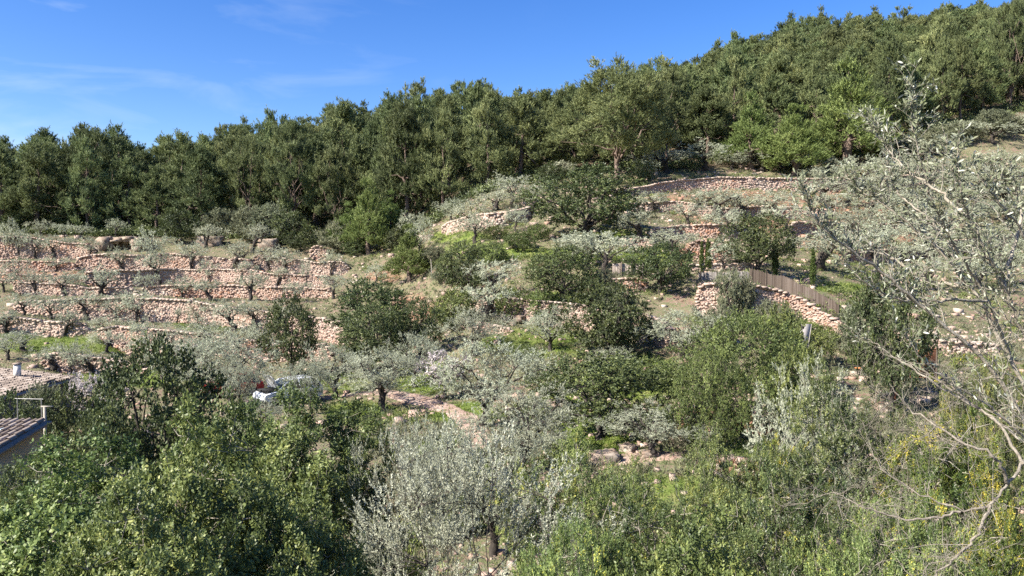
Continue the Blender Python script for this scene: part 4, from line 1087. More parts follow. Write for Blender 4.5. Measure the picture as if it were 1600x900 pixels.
    for L, r0, r1 in [([(1760, 900, 3.7), (1680, 640, 3.2), (1600, 725, 3.0), (1575, 755, 2.95), (1548, 790, 2.9), (1500, 800, 2.9), (1440, 775, 2.95), (1375, 730, 3.0)], .0075, .002),
                      ([(1575, 755, 2.95), (1562, 715, 2.9), (1500, 690, 2.95), (1420, 640, 3.1), (1390, 600, 3.1)], .007, .002),
                      ([(1600, 725, 3.0), (1560, 660, 3.1), (1490, 610, 3.3), (1400, 555, 3.4)], .007, .002),
                      ([(1548, 790, 2.9), (1520, 850, 2.85), (1470, 890, 2.8), (1430, 930, 2.8)], .006, .002),
                      ([(1500, 800, 2.9), (1420, 815, 2.9), (1340, 790, 2.95), (1300, 765, 3.0)], .005, .0015)]:
        P = sm(A(L), 30); R = np.linspace(r0, r1, 30)
        gd.tube(P, R, 7, .5, .1, rng)
        for k in range(12):
            i = rng.randint(10, 30)
            dead(P[i], unit(rng.normal(size=3) + np.array([-.4, 0, .1])), rng.uniform(.12, .3), max(.0013, R[i] * .4), 2)
    gd.build('dead_limb', M['bark_dead'], root, True)
sapling()

# ------------------------------------------------------------------ ground cover
def cover():
    rng = np.random.RandomState(9)
    def scatter(n, lo, hi, u0=-60, u1=1660):
        Y = (lo ** 1.2 + rng.rand(n) * (hi ** 1.2 - lo ** 1.2)) ** (1 / 1.2)
        u = rng.uniform(u0, u1, n); X = (u - CX) / F * Y
        return X, Y, zfun(X, Y)
    def blades(g, X, Y, Z, hgt, wid, k, tint):
        n = len(X)
        P = np.repeat(np.stack([X, Y, Z - .03], -1), k, 0) + rng.normal(size=(n * k, 3)) * np.array([.09, .09, 0])
        D = unit(rng.normal(size=(n * k, 3)) * .55 + np.array([0, 0, 1.0]))
        D[:, 2] = np.abs(D[:, 2])
        leaves(g, P, D, np.repeat(hgt, k) * rng.uniform(.5, 1.2, n * k), wid * rng.uniform(.6, 1.3, n * k), rng, np.clip(np.repeat(tint, k) + rng.normal(0, .15, n * k), 0, 1), 'tri')
    X, Y, Z = scatter(150000, 14, 116)
    gm, rm, fm = masks(X, Y, Z)
    s = (gm > .35) & (fm < .3)
    g = Geo(); blades(g, X[s], Y[s], Z[s], rng.uniform(.08, .30, s.sum()), .03 + Y[s].repeat(5) * .0004, 5, rng.beta(2, 3, s.sum()))
    tag(g.build('grass', M['grass']), "bright green grass growing on the terraces and beside the track", 'grass', kind='stuff')
    s = (gm <= .35) & (fm < .5) & (rng.rand(len(X)) < np.where(X < -.21 * Y, .6, 1) * np.clip(.42 + 1.3 * fnoise(X / 2.7 + 3, Y / 2.7), 0, 1))
    g = Geo(); blades(g, X[s], Y[s], Z[s], rng.uniform(.08, .32, s.sum()), .035 + Y[s].repeat(5) * .0005, 5, np.clip(.5 + .9 * fnoise(X[s] / 3.1, Y[s] / 3.1 + 40) + rng.normal(0, .15, s.sum()), 0, 1))
    tag(g.build('weeds', M['weed']), "grey green and straw coloured weeds between the terrace walls", 'weeds', kind='stuff')
    X, Y, Z = scatter(26000, 22, 114)
    gm, rm, fm = masks(X, Y, Z)
    s = rng.rand(len(X)) < np.where(X < -.21 * Y, .45, 1) * np.clip(.35 + .5 * rm - .3 * gm + 1.2 * fnoise(X / 2 + 80, Y / 2), 0, 1)
    n = s.sum(); g = Geo(); sz = rng.gamma(2.0, .045, n).clip(.04, .42); sz = np.where(Y[s] < 36, np.minimum(sz, .13), sz)
    stones(g, np.stack([X[s], Y[s], Z[s] + sz * .15], -1), sz[:, None] * rng.uniform(.6, 1.2, (n, 3)) * np.array([1, 1, .7]), rng, np.clip(rng.rand(n) * .6 + rm[s] * .4, 0, 1), .22, False)
    tag(g.build('loose_stones', M['stone']), "loose stones and rubble scattered over the terraces and earth banks", 'stones', kind='stuff')
cover()
def undergrowth():
    rng = np.random.RandomState(31); n = 4400
    u = rng.uniform(-60, 1680, n); e = np.interp(u, *EDGE); rd = np.interp(u, *RIDGE)
    Y = e - 3.5 + (rd - e) * rng.rand(n) ** 1.7; X = (u - CX) / F * Y; Z = zfun(X, Y)
    k = 70; sz = rng.uniform(.5, 1.5, n)
    d = unit(rng.normal(size=(n, k, 3))); d[..., 2] = np.abs(d[..., 2])
    P = np.stack([X, Y, Z], -1)[:, None] + d * sz[:, None, None] * rng.uniform(.5, 1.0, (n, k, 1)) * np.array([1.1, 1.1, 1.0])
    tn = np.clip(rng.normal(.45, .2, (n, 1)) + rng.normal(0, .12, (n, k)), 0, .85)
    g = Geo(); D = unit(d * .4 + rng.normal(size=d.shape) * .6 + np.array([0, 0, .4])).reshape(-1, 3)
    leaves(g, P.reshape(-1, 3), D, rng.uniform(.2, .42, n * k), .15, rng, tn.ravel(), 'quad', 0, d.reshape(-1, 3))
    tag(g.build('undergrowth', M['carob']), "dark low undergrowth covering the floor of the pine wood", 'undergrowth', kind='stuff')
undergrowth()

def scrub_cover():
    """low brambles, broom and weeds run together on the middle slope and valley floor"""
    rng = np.random.RandomState(44); n = 8500
    Y = rng.uniform(9, 108, n); u = np.where(Y < 24, rng.uniform(420, 1640, n), rng.uniform(560, 1640, n)); X = (u - CX) / F * Y; Z = zfun(X, Y)
    gm, rm, fm = masks(X, Y, Z)
    p = proj_py(Y, Z)
    free = patches(u, p, [(560, 618, 90, 14), (690, 632, 80, 20), (745, 670, 50, 30), (660, 590, 55, 26), (930, 690, 60, 30), (985, 718, 90, 14), (525, 598, 60, 18), (1130, 650, 90, 36), (1170, 730, 70, 26)])
    s = (fnoise(X / 3.4 + 11, Y / 3.4 + 2) + rng.normal(0, .12, n) > np.where(u < 1000, -.06, -.02)) & (free < .3)
    X, Y, Z = X[s], Y[s], Z[s]; n = len(X); k = 55; sz = rng.gamma(3, .12, n).clip(.15, .8)
    d = unit(rng.normal(size=(n, k, 3))); d[..., 2] = np.abs(d[..., 2])
    P = np.stack([X, Y, Z], -1)[:, None] + d * sz[:, None, None] * rng.uniform(.4, 1.0, (n, k, 1)) * np.array([1.3, 1.3, .9])
    tn = np.clip(rng.normal(.5, .2, (n, 1)) + rng.normal(0, .14, (n, k)), 0, .9)
    D = unit(d * .4 + rng.normal(size=d.shape) * .5 + np.array([0, 0, .6])).reshape(-1, 3)
    for i, (mt, nm, lb) in enumerate((('shrub', 'brambles', "low green brambles run together over the middle slope"), ('scrub', 'scrub_grass', "grey green scrub and tall grass over the middle slope"))):
        q = (fnoise(X / 5 + 60, Y / 5) > 0.0) == (i == 0); qq = np.repeat(q, k)
        g = Geo(); leaves(g, P.reshape(-1, 3)[qq], D[qq], rng.uniform(.1, .22, qq.sum()) * (1 if i == 0 else 1.5), .06 if i == 0 else .035, rng, tn.ravel()[qq], 'quad', 0, d.reshape(-1, 3)[qq])
        tag(g.build(nm, M[mt]), lb, 'ground cover', kind='stuff')
scrub_cover()
# ------------------------------------------------------------------ buildings, fences, cars and small things
def flat_mat(name, c, rough=.6, metal=0.0, spec=.4, trans=0):
    m, n, l, b, out = new_mat(name)
    b.inputs['Base Color'].default_value = (*c, 1); b.inputs['Roughness'].default_value = rough
    b.inputs['Metallic'].default_value = metal; b.inputs['Specular IOR Level'].default_value = spec
    if trans: b.inputs['Transmission Weight'].default_value = trans
    return m
M['tile'] = noise_mat('clay roof tiles', [(.2, (.12, .095, .078)), (.5, (.25, .20, .16)), (.8, (.38, .325, .28))], 2.5, .9, 7, .2, .65)
M['ochre'] = noise_mat('ochre render', [(.3, (.56, .39, .21)), (.6, (.66, .465, .265)), (.8, (.70, .52, .32))], 1.1, .95, 6, .15)
M['rubble'] = noise_mat('rubble masonry', [(.25, (.10, .085, .07)), (.5, (.20, .17, .14)), (.75, (.34, .30, .25))], 3.5, .95, 8, .7)
M['reed'] = noise_mat('weathered reed', [(.25, (.07, .052, .041)), (.5, (.118, .091, .073)), (.8, (.175, .142, .12))], 1.0, .9, 5, .0, .75, (6, 6, .4))
M['reed_grey'] = noise_mat('grey weathered reed', [(.25, (.22, .20, .18)), (.5, (.34, .31, .285)), (.8, (.45, .42, .39))], 1.0, .9, 5, .0, .75, (6, 6, .4))
M['plank'] = noise_mat('old planks', [(.25, (.17, .135, .11)), (.5, (.29, .24, .20)), (.8, (.42, .36, .31))], 2.0, .9, 5, .2, .6, (4, 4, .4))
M['wood_dark'] = noise_mat('dark wood', [(.3, (.05, .04, .032)), (.7, (.14, .11, .085))], 4, .9, 5, .2)
M['wood_pale'] = noise_mat('bleached wood', [(.3, (.22, .20, .165)), (.7, (.40, .365, .31))], 4, .85, 5, .2)
M['rust'] = noise_mat('rusty sheet', [(.3, (.07, .03, .018)), (.5, (.15, .065, .035)), (.75, (.25, .13, .08))], 5, .85, 7, .2)
M['galv'] = noise_mat('dull galvanised steel', [(.3, (.20, .195, .185)), (.7, (.34, .335, .32))], 6, .5, 4, 0, 0, (1, 1, 1), .5, .5)
M['tarp'] = noise_mat('pale blue tarpaulin', [(.3, (.42, .52, .60)), (.7, (.60, .70, .78))], 3, .45, 3, .1)
M['white_paint'] = noise_mat('white car paint', [(.3, (.72, .74, .76)), (.7, (.80, .81, .82))], 1.5, .25, 3, 0, 0, (1, 1, 1), .5)
M['red_paint'] = noise_mat('red car paint', [(.3, (.24, .018, .018)), (.7, (.30, .024, .022))], 1.5, .25, 3, 0, 0, (1, 1, 1), .5)
M['glass'] = flat_mat('car glass', (.03, .04, .045), .08, 0, .6)
M['rubber'] = flat_mat('tyre rubber', (.025, .025, .026), .85, 0, .2)
M['rim'] = flat_mat('wheel rim', (.45, .46, .47), .35, .8)
M['engine'] = flat_mat('dark engine bay', (.02, .02, .02), .8)
M['lamp'] = flat_mat('headlamp lens', (.75, .78, .80), .12, 0, .6)
M['terracotta'] = noise_mat('terracotta', [(.3, (.45, .17, .06)), (.7, (.56, .24, .09))], 6, .8, 4)
M['lime'] = noise_mat('limewash', [(.3, (.55, .52, .47)), (.7, (.72, .69, .64))], 3, .9, 5)
M['rock'] = noise_mat('weathered limestone', [(.2, (.10, .075, .055)), (.42, (.22, .16, .12)), (.6, (.31, .26, .21)), (.8, (.42, .37, .31))], 1.4, .95, 9, .8)

def tile_roof(name, parent, p_hi, p_lo, along, width, pitch=.23):
    """rows of half round tiles running from p_hi down to p_lo, repeated along the unit vector `along`"""
    rng = np.random.RandomState(len(name) * 13 + int(width * 10))
    g = Geo(); p_hi, p_lo, along = map(lambda a: np.array(a, float), (p_hi, p_lo, along))
    dn = p_lo - p_hi; L = np.linalg.norm(dn); dn /= L; nrm = unit(np.cross(along, dn)); nrm *= np.sign(nrm[2])
    for i in range(int(width / pitch)):
        for j in range(int(L / .38)):
            a = p_hi + along * (i + .5) * pitch + dn * (j * .38) + nrm * (.03 - .0)
            b = a + dn * .43 + nrm * .0
            a = a - nrm * .02 ; b = b + nrm * .015
            r = pitch * .47; n = 5; th = np.linspace(0, math.pi, n)
            w1 = rng.normal(0, .012, 3); t = np.clip(rng.normal(.5, .2), 0, 1)
            va = [a + w1 + along * math.cos(q) * r * .85 + nrm * math.sin(q) * r for q in th]
            vb = [b + w1 + along * math.cos(q) * r * 1.05 + nrm * math.sin(q) * r for q in th]
            g.add(va + vb, [[k, k + 1, n + k + 1, n + k] for k in range(n - 1)], t)
    c = (p_hi + p_lo) / 2 + along * width / 2 - nrm * .05
    V = [p_hi - nrm * .1, p_hi + along * width - nrm * .1, p_lo + along * width - nrm * .1, p_lo - nrm * .1]
    V = V + [v + nrm * .09 for v in V]
    g.add(V, [[0, 3, 2, 1], [4, 5, 6, 7], [0, 1, 5, 4], [1, 2, 6, 5], [2, 3, 7, 6], [3, 0, 4, 7]], .6)
    return g.build(name, M['tile'], parent)

def shed():
    x1 = -26.6; y0, y1 = 36.0, 45.6
    zb = zg(x1, 40) - .6
    ze = z_at(612, 41)                                           # eave height
    r = tag(empty('stone_shed', (x1 - 2.5, 41, zb)), "old stone shed with a weathered tile roof below the grove", 'shed')
    o = np.array(r.location)
    g = Geo(); D = 4.6; rise = .45
    V = np.array([[x1, y0, zb], [x1, y1, zb], [x1 - D, y1, zb], [x1 - D, y0, zb], [x1, y0, ze], [x1, y1, ze], [x1 - D, y1, ze + rise], [x1 - D, y0, ze + rise]]) - o
    g.add(V, [[0, 1, 5, 4], [1, 2, 6, 5], [2, 3, 7, 6], [3, 0, 4, 7], [4, 5, 6, 7]])
    g.build('wall', M['rubble'], r)
    tile_roof('roof', r, np.array([x1 - D - .2, y0 - .3, ze + rise + .14]) - o, np.array([x1 + .38, y0 - .3, ze + .0]) - o, (0, 1, 0), y1 - y0 + .6)
    gd = Geo(); gd.box(np.array([x1 + .02, 43.4, zb + 1.6]) - o, (.08, 1.0, 2.0)); gd.build('door', M['wood_dark'], r)
    gc = Geo(); c = at(27, 576, 44); c[2] -= .15
    gc.box(c - o, (.3, .3, .8), .2); gc.build('chimney', M['lime'], r)
    gk = Geo(); gk.box(c - o + [0, 0, .44], (.38, .38, .07), .2); gk.build('chimney_cap', M['tile'], r)
shed()

def ochre_house():
    y0, y1 = 20.0, 27.0
    xr = at(66, 660, y1)[0]; xl = xr - 6.0
    zf = z_at(662, y1); sl = .17; zn = zf - sl * (y1 - y0)
    zb = zg(xr, 24) - 1.2
    r = tag(empty('ochre_house', (xr - 3, (y0 + y1) / 2, zb)), "small ochre rendered house with clay tile roof below the stone shed", 'house')
    o = np.array(r.location)
    g = Geo()
    V = np.array([[xl, y0, zb], [xr, y0, zb], [xr, y1, zb], [xl, y1, zb], [xl, y0, zn - .12], [xr, y0, zn - .12], [xr, y1, zf - .12], [xl, y1, zf - .12]]) - o
    g.add(V, [[0, 1, 5, 4], [1, 2, 6, 5], [2, 3, 7, 6], [3, 0, 4, 7], [4, 5, 6, 7]])
    g.build('wall', M['ochre'], r)
    tile_roof('roof', r, np.array([xl - .2, y1 + .2, zf + .07]) - o, np.array([xl - .2, y0 - .3, zn + .0]) - o, (1, 0, 0), 6.42)
    rng = np.random.RandomState(3); g = Geo(); nx, ny = 14, 8
    xs = np.linspace(xr - 1.75, xr - .55, nx); ys = np.linspace(y1 - 2.2, y1 - .9, ny)
    Vv = np.array([[x + .25 * (y - y1), y + .08 * math.sin(i), zf - (y1 - y) * sl + .19 + .03 * math.sin(i * 1.9 + j) + rng.uniform(0, .02)] for j, y in enumerate(ys) for i, x in enumerate(xs)])
    Q = np.array([[j * nx + i, j * nx + i + 1, (j + 1) * nx + i + 1, (j + 1) * nx + i] for j in range(ny - 1) for i in range(nx - 1)])
    g.add(Vv, Q)
    tag(g.build('tarpaulin', M['tarp'], None, True), "crumpled pale blue sheet lying on the clay tile roof", 'tarpaulin')
ochre_house()

def pole_frame():
    Y = 33.0
    p = at(65, 640, Y); zb = zg(p[0], Y)
    r = tag(empty('pole_frame', (p[0], Y, zb)), "grey metal pole frame standing between the shed and the ochre house", 'frame')
    o = np.array(r.location); zt = z_at(622, Y)
    for dx in (0, -1.05):
        g = Geo(); g.tube(np.array([[p[0] + dx, Y, zb - .2], [p[0] + dx, Y, zt]]) - o, [.022, .022], 8); g.build('post', M['galv'], r)
    g = Geo(); g.tube(np.array([[p[0] + .08, Y, zt - .05], [p[0] - 1.15, Y, zt - .02]]) - o, [.018, .018], 8); g.build('rail', M['galv'], r)
    q = at(70, 650, Y - .4)
    r2 = tag(empty('wooden_stake', (q[0], Y - .4, zg(q[0], Y - .4))), "short pale wooden post with a cross piece next to the pole frame", 'post')
    g = Geo(); g.box((0, 0, (z_at(636, Y - .4) - r2.location.z) / 2), (.09, .09, z_at(636, Y - .4) - r2.location.z)); g.build('post', M['wood_pale'], r2)
    g = Geo(); g.box((.1, 0, z_at(636, Y - .4) - r2.location.z + .025), (.5, .07, .05)); g.build('cross_piece', M['wood_pale'], r2)
pole_frame()

def wheel(parent, x, y):
    w = Geo(); a = np.linspace(0, 2 * math.pi, 21)[:-1]
    prof_ = [(-.1, .2), (-.1, .29), (-.07, .315), (.07, .315), (.1, .29), (.1, .2)]
    V = [[x + math.cos(q) * r, y + d, .315 + math.sin(q) * r] for d, r in prof_ for q in a]
    n = 20
    w.add(V, [[i * n + j, i * n + (j + 1) % n, (i + 1) * n + (j + 1) % n, (i + 1) * n + j] for i in range(5) for j in range(n)])
    wo = w.build('wheel', M['rubber'], parent, True)
    g = Geo()
    for d in (-.085, .085):
        g.add([[x + math.cos(q) * .2, y + d, .315 + math.sin(q) * .2] for q in a], [list(range(20))])
    g.build('rim', M['rim'], wo)

def car(name, label, px, py, head, paint, open_bonnet, Yset=None):
    Y = Yset or hit(px, py); x = (px - CX) / F * Y
    r = tag(empty(name, (x, Y, zg(x, Y) + .02), head), label, 'car')
    # side outline of the lower body, front at +x, with an engine bay left open when the bonnet stands up
    W = .86
    lower = [(-1.95, .32), (-1.98, .62), (-1.92, .90), (-1.0, .93), (.85, .92), (.95, .86 if open_bonnet else .90), (1.78, .74), (1.93, .62), (1.95, .34), (1.55, .24), (-1.6, .24)]
    g = Geo(); n = len(lower); st = [(-W, .93, 0), (-W * .97, 1.0, 0.0), (W * .97, 1.0, 0.0), (W, .93, 0)]
    ring = []
    for yy, s, _ in st:
        zc = .55
        ring += [[px_ * (.985 if abs(yy) == W else 1), yy, zc + (pz - zc) * s] for px_, pz in lower]
    F4 = [[k * n + i, k * n + (i + 1) % n, (k + 1) * n + (i + 1) % n, (k + 1) * n + i] for k in range(3) for i in range(n)]
    g.add(ring, F4); g.add(ring[:n], [list(range(n))[::-1]]); g.add(ring[-n:], [list(range(n))])
    b = g.build('body', M[paint], r, False)
    # cabin
    cab = [(-1.85, .90), (-1.62, 1.36), (-1.35, 1.45), (-.1, 1.46), (.25, 1.38), (.98, .90)]
    g = Geo(); n = len(cab); ring = [[cx_, yy * (1 if cz_ < 1 else .84), cz_] for yy in (-.80, .80) for cx_, cz_ in cab]
    g.add(ring, [[i, (i + 1) % n, n + (i + 1) % n, n + i] for i in range(n)]); g.add(ring[:n], [list(range(n))[::-1]]); g.add(ring[n:], [list(range(n))])
    g.build('window', M['glass'], r)
    g = Geo()                                                    # roof skin and pillars, 12 mm proud of the glass
    rf = [(-1.66, 1.345), (-1.36, 1.465), (-.1, 1.475), (.27, 1.395)]
    ring = [[cx_, yy, cz_ + (.012 if abs(yy) < .5 else 0)] for yy in (-.70, -.35, .35, .70) for cx_, cz_ in rf]
    g.add(ring, [[k * 4 + i, k * 4 + i + 1, (k + 1) * 4 + i + 1, (k + 1) * 4 + i] for k in range(3) for i in range(3)])
    for sy in (-1, 1):
        for a, c in (((.27, 1.39), (1.0, .90)), ((-.35, 1.46), (-.40, .90)), ((-1.5, 1.42), (-1.88, .88)), ((-1.1, 1.46), (-1.25, .9))):
            g.tube([[a[0], sy * .69, a[1]], [c[0], sy * .82, c[1]]], [.045, .055], 5)
    g.build('roof', M[paint], r)
    for sx in (-1.25, 1.25):
        for sy in (-.78, .78): wheel(r, sx, sy)
    for sy in (-.62, .62):
        g = Geo(); a = np.linspace(0, 2 * math.pi, 13)[:-1]
        V = [[1.86, sy + math.cos(q) * .17, .66 + math.sin(q) * .085] for q in a] + [[1.955, sy + math.cos(q) * .13, .65 + math.sin(q) * .06] for q in a]
        g.add(V, [[i, (i + 1) % 12, 12 + (i + 1) % 12, 12 + i] for i in range(12)]); g.add(V[12:], [list(range(12))])
        g.build('headlight', M['lamp'], r)
    g = Geo(); g.box((1.96, 0, .42), (.09, 1.5, .16)); g.build('bumper', M[paint], r)
    for sy in (-1, 1):
        g = Geo(); g.box((.72, sy * .93, .98), (.1, .16, .12)); g.build('mirror', M[paint], r)
    # bonnet: a domed panel hinged under the windscreen
    g = Geo(); nx, ny = 7, 7; Lb = .98
    up = math.radians(62 if open_bonnet else -8)
    V = []
    for layer in (0, .03):
        for i in range(nx):
            for j in range(ny):
                s, t = i / (nx - 1), (j / (ny - 1) - .5) * 2
                wd = .78 * (1 - .12 * s ** 3) ; dome = .07 * (1 - t * t) * (1 - .3 * s) - .06 * s ** 4 + layer
                lx = s * Lb
                V.append([.93 + lx * math.cos(up) - dome * math.sin(up), t * wd, .925 + lx * math.sin(up) + dome * math.cos(up)])
    K = nx * ny; Q = [[i * ny + j, i * ny + j + 1, (i + 1) * ny + j + 1, (i + 1) * ny + j] for i in range(nx - 1) for j in range(ny - 1)]
    g.add(V, [q[::-1] for q in Q] + [[a + K for a in q] for q in Q])
    edge = [(i * ny) for i in range(nx)] + [(nx - 1) * ny + j for j in range(1, ny)] + [i * ny + ny - 1 for i in range(nx - 2, -1, -1)] + [j for j in range(ny - 2, 0, -1)]
    g.add(V, [[edge[k], edge[(k + 1) % len(edge)], edge[(k + 1) % len(edge)] + K, edge[k] + K] for k in range(len(edge))])
    g.build('bonnet', M[paint], r)
    if open_bonnet:
        g = Geo(); g.box((1.35, 0, .80), (.8, 1.36, .20)); g.build('engine_bay', M['engine'], r)
        g = Geo(); g.tube([[1.3, .6, .9], [1.25, .55, 1.42]], [.012, .012], 5); g.build('bonnet_stay', M['engine'], r)
    return r
car('parked_car', "white car with its bonnet standing open among the olives", 449, 615, math.radians(222), 'white_paint', True, 47.5)
car('parked_car', "red car parked behind the white one, mostly hidden by grey olive", 360, 612, math.radians(205), 'red_paint', False, 50.5)

# fences ------------------------------------------------------------------
def reed_fence(label, pts, mat, Yoff, step=.035, posts=5):
    """upright reeds tied into a long screen along top points (column, top, foot)"""
    rng = np.random.RandomState(int(pts[0][0]))
    q = np.array(pts, float); u = np.linspace(q[0, 0], q[-1, 0], 60)
    t, b = np.interp(u, q[:, 0], q[:, 1]), np.interp(u, q[:, 0], q[:, 2])
    Y = np.array([y_for(a, c) for a, c in zip(u, b)]) + Yoff
    k = np.ones(9) / 9; Y = np.convolve(np.pad(Y, 4, mode='edge'), k, mode='valid')
    X = (u - CX) / F * Y
    zt = np.array([z_at(a, y) for a, y in zip(t, Y)]); zb = np.minimum(zfun(X, Y), np.array([z_at(a, y) for a, y in zip(b, Y)])) - .1
    r = tag(empty('reed_fence', (X[30], Y[30], zb[30])), label, 'fence', 'fences on the middle slope')
    o = np.array(r.location)
    d = np.r_[0, np.cumsum(np.hypot(np.diff(X), np.diff(Y)))]
    n = int(d[-1] / step); s = np.linspace(0, d[-1], n)
    xs, ys = np.interp(s, d, X), np.interp(s, d, Y)
    top = np.interp(s, d, zt) + rng.normal(0, .035, n) + .10 * fnoise(s / .8, s * 0)
    bot = np.interp(s, d, zb)
    lean = .10 * fnoise(s / 1.1 + 9, s * 0 + 2)
    g = Geo(); w = step * .62
    A = np.stack([xs - w, ys + rng.uniform(-.02, .02, n), bot], -1); B = np.stack([xs + w, ys + rng.uniform(-.02, .02, n), bot], -1); Cc = np.stack([xs, ys - .028, bot], -1)
    sh = np.stack([lean * .6, lean, top - bot], -1)
    V = np.stack([A, Cc, B, A + sh, Cc + sh, B + sh], 1) - o
    base = np.arange(n)[:, None, None] * 6
    Q = base + np.array([[0, 1, 4, 3], [1, 2, 5, 4], [2, 0, 3, 5]])[None]
    tn = np.clip(  .5 + .22 * rng.normal(size=n) + .28 * fnoise(s / .35, s * 0 + 7), 0, 1)
    g.add(V.reshape(-1, 3), Q.reshape(-1, 4), np.repeat(tn, 3))
    g.build('reed_screen', M[mat], r)
    for i in np.linspace(1, 58, posts).astype(int):
        g = Geo(); g.tube(np.array([[X[i], Y[i] - .09, zb[i] - .2], [X[i] + .03, Y[i] - .09, zt[i] + .12]]) - o, [.035, .03], 6); g.build('post', M['wood_dark'], r)
reed_fence("brown weathered reed fence climbing along the thick cream wall", [(1172, 420, 448), (1200, 427, 456), (1222, 432, 464), (1224, 431, 465), (1250, 443, 478), (1280, 458, 492), (1312, 476, 508)], 'reed', .5, .035, 7)
reed_fence("greyish low reed screen between the cypress pair and the brown fence", [(1092, 426, 447), (1130, 425, 446), (1171, 424, 448)], 'reed_grey', .6, .04, 4)
def plank_fence():
    u0, u1 = 957, 1004; Y = y_for(985, 437) + .3
    x0, x1 = (u0 - CX) / F * Y, (u1 - CX) / F * Y
    zb = z_at(440, Y) - .2
    r = tag(empty('plank_fence', ((x0 + x1) / 2, Y, zb)), "short fence of grey brown boards with two dark posts", 'fence', 'fences on the middle slope')
    o = np.array(r.location); rng = np.random.RandomState(8); g = Geo(); x = x0
    while x < x1:
        w = rng.uniform(.11, .16); zt = z_at(412, Y) + rng.uniform(-.05, .05)
        g.box(np.array([x + w / 2, Y + rng.uniform(-.008, .008), (zb + zt) / 2]) - o, (w - .012, .03, zt - zb), 0, rng.rand()); x += w
    g.build('board_panel', M['plank'], r)
    for p in (971, 987):
        X = (p - CX) / F * Y; zt = z_at(409, Y); g = Geo(); g.box(np.array([X, Y - .09, (zb + zt) / 2]) - o, (.1, .1, zt - zb)); g.build('post', M['wood_dark'], r)
plank_fence()

def rusty_gate():
    Y = 41.0; x = (1418 - CX) / F * Y; zb = zg(x, Y)
    r = tag(empty('rusty_gate', (x, Y, zb), -.25), "dark rusty metal gate beside the bushy green carob", 'gate')
    g = Geo(); g.box((.75, 0, .95), (1.4, .03, 1.55)); g.build('sheet_panel', M['rust'], r)
    for dx in (0, 1.5):
        g = Geo(); g.tube([[dx, 0, -.2], [dx, 0, 1.95]], [.05, .05], 8); g.build('post', M['wood_dark'], r)
    g = Geo()
    for z in (.16, 1.74): g.tube([[.03, -.03, z], [1.47, -.03, z]], [.025, .025], 6)
    g.build('gate_frame', M['rust'], r)
    Y2 = 36.5; x2 = (1404 - CX) / F * Y2; z2 = zg(x2, Y2)
    g = Geo(); g.add([[-.35, 0, 0], [.35, .05, 0], [.25, .1, .55], [-.3, .05, 1.0], [-.35, .03, 0], [.35, .08, 0], [.25, .13, .55], [-.3, .08, 1.0]],
                     [[0, 1, 2, 3], [7, 6, 5, 4], [0, 4, 5, 1], [1, 5, 6, 2], [2, 6, 7, 3], [3, 7, 4, 0]])
    o = g.build('metal_sheet', M['rust']); o.location = (x2, Y2, z2)
    tag(o, "torn brown metal sheet propped in the bushes near the gate", 'sheet')
rusty_gate()

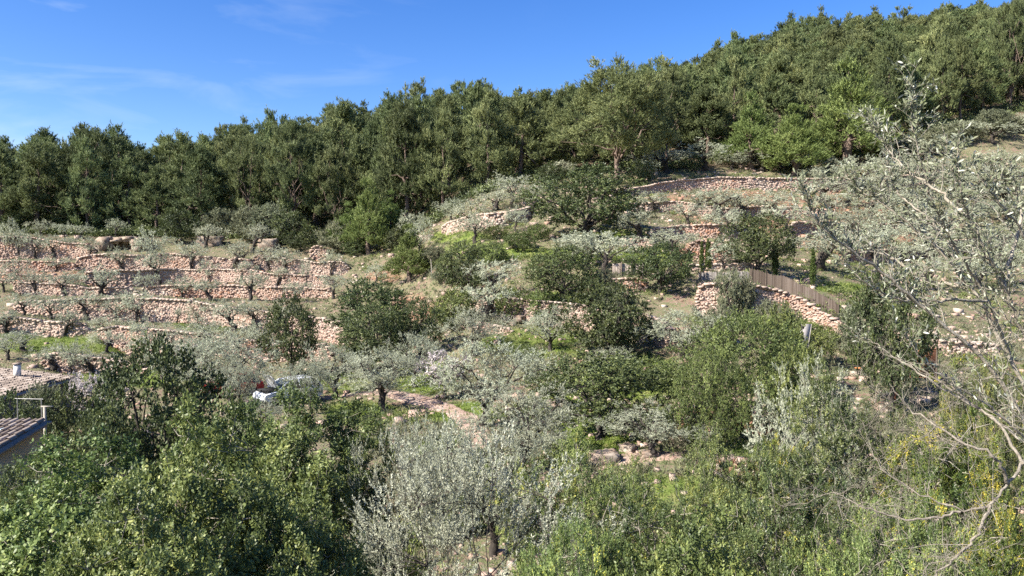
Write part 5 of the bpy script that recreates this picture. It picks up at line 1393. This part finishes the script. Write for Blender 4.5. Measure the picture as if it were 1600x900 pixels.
def small_things():
    rng = np.random.RandomState(12)
    for px, t, b, lb in ((674, 405, 434, "shorter pale stake on the brown gully bank"), (698, 411, 444, "taller pale stake on the brown gully bank")):
        Y = hit(px, b); x = (px - CX) / F * Y
        r = tag(empty('wooden_stake', (x, Y, zg(x, Y))), lb, 'stake', 'stakes on the gully bank')
        H = z_at(t, Y) - r.location.z
        g = Geo(); g.tube([[0, 0, -.2], [.03, 0, H * .5], [.06 * rng.uniform(-1, 1), 0, H]], [.06, .055, .045], 6); g.build('pole', M['wood_pale'], r)
    Y = 43; x = (1253 - CX) / F * Y; z = zg(x, Y)
    o_ = tag(empty('grey_panel', (x, Y, z), .3), "leaning grey panel with a white edge in the broom bushes", 'panel')
    zt = z_at(507, Y) - z
    g = Geo(); Mx = [[1, 0, .25], [0, 1, .1], [0, 0, 1]]
    g.box((.12, 0, zt / 2), (.62, .05, zt), 0, .5, Mx); g.build('sheet_panel', M['reed_grey'], o_)
    g = Geo(); g.box((.46, -.01, zt / 2), (.035, .06, zt), 0, .5, Mx); g.build('edge_strip', M['wood_pale'], o_)
    Y = hit(1343, 583); x = (1343 - CX) / F * Y; z = zg(x, Y)
    g = Geo(); a = np.linspace(0, 2 * math.pi, 17)[:-1]; n = 16
    pr = [(.10, 0), (.17, .25), (.185, .25), (.185, .30), (.16, .30), (.14, .12)]
    # a terracotta pot
    r = tag(empty('terracotta_pot', (x, Y, z)), "orange terracotta pot on the ground above the dark green mastic bush", 'pot')
    V = [[math.cos(q) * rr, math.sin(q) * rr, zz] for rr, zz in pr for q in a]
    g.add(V, [[i * n + j, i * n + (j + 1) % n, (i + 1) * n + (j + 1) % n, (i + 1) * n + j] for i in range(5) for j in range(n)]); g.add(V[:n], [list(range(n))[::-1]])
    g.build('pot', M['terracotta'], r, True)
    # single rocks
    for i, (px, py, s, lb) in enumerate([(985, 706, .34, "pale rock lying in the grass under the wide carob"), (945, 722, .5, "long pale rock beside the footpath"), (1015, 716, .28, "small pale rock on the bare earth near the footpath"),
        (366, 372, .9, "big cream boulder above the pinkish wall"), (330, 382, 1.2, "cream rock face between the tall loose olive and the thick split trunk"), (420, 388, 1.3, "large pale boulder at the wood foot above the cream wall"), (490, 378, .9, "pale boulder above the orange stained wall"),
        (665, 376, .8, "white rock where the green slope meets the dark wood"), (792, 340, .7, "white boulder on the ledge under the dark stemmed olive"), (1060, 695, .3, "white stone on the bank under the dark red boulder wall"),
        (870, 640, .5, "pinkish rocks' top one, beside the wide carob crown"), (815, 505, .5, "grey boulder on the grass below the broad pale wall")]):
        Y = hit(px, py); x = (px - CX) / F * Y
        g = Geo(); g2 = np.random.RandomState(i)
        # a lump: finely divided rounded block with uneven faces
        P, Fq = _rs, _rf
        for _ in range(2):
            mids = {}; PP = [tuple(p) for p in P]; NF = []
            def mid(*ids):
                k = tuple(sorted(ids))
                if k not in mids: mids[k] = len(PP); PP.append(tuple(np.mean([PP[j] for j in ids], axis=0)))
                return mids[k]
            for q in Fq:
                a_, b_, c_, d_ = map(int, q); m1, m2, m3, m4, ce = mid(a_, b_), mid(b_, c_), mid(c_, d_), mid(d_, a_), mid(a_, b_, c_, d_)
                NF += [[a_, m1, ce, m4], [m1, b_, m2, ce], [ce, m2, c_, m3], [m4, ce, m3, d_]]
            P, Fq = np.array(PP), np.array(NF)
            P = P * (1 + g2.uniform(-.11, .11, (len(P), 1)))
        g.add(P * np.array([1.25, .9, .7]) * s * g2.uniform(.8, 1.2, 3), Fq)
        o = g.build('rock', M['rock']); o.location = (x, Y, zg(x, Y) + s * .2); o.rotation_euler = (0, 0, g2.uniform(0, 6))
        tag(o, lb, 'rock', 'rocks on the slope')
    # the little cave: an outcrop of slabs over a dark hollow
    Y = y_for(190, 396) + .6; x = (190 - CX) / F * Y; z = zg(x, Y)
    r = tag(empty('rock_outcrop', (x, Y, z)), "rocky outcrop with a dark cave hole over the pinkish wall", 'rock outcrop')
    g = Geo(); C = []; Sz = []
    for _ in range(16): C.append((-2.3 + rng.normal() * .35, rng.uniform(-.4, 2.2), rng.uniform(0, 1.2))); Sz.append(rng.uniform(.35, .75, 3))
    for _ in range(16): C.append((2.3 + rng.normal() * .35, rng.uniform(-.4, 2.2), rng.uniform(0, 1.1))); Sz.append(rng.uniform(.35, .7, 3))
    for _ in range(70): C.append((rng.uniform(-2.7, 2.7), rng.uniform(-.3, 2.4), rng.uniform(1.2, 1.75))); Sz.append(rng.uniform(.2, .55, 3) * np.array([1.1, 1, .6]))
    for _ in range(14): C.append((rng.uniform(-2.2, 2.2), 2.4, rng.uniform(.1, 1.3))); Sz.append(rng.uniform(.4, .7, 3))
    stones(g, np.array(C), np.array(Sz), rng, rng.rand(len(C)), .25)
    g.build('rock_face', M['rock'], r)
small_things()
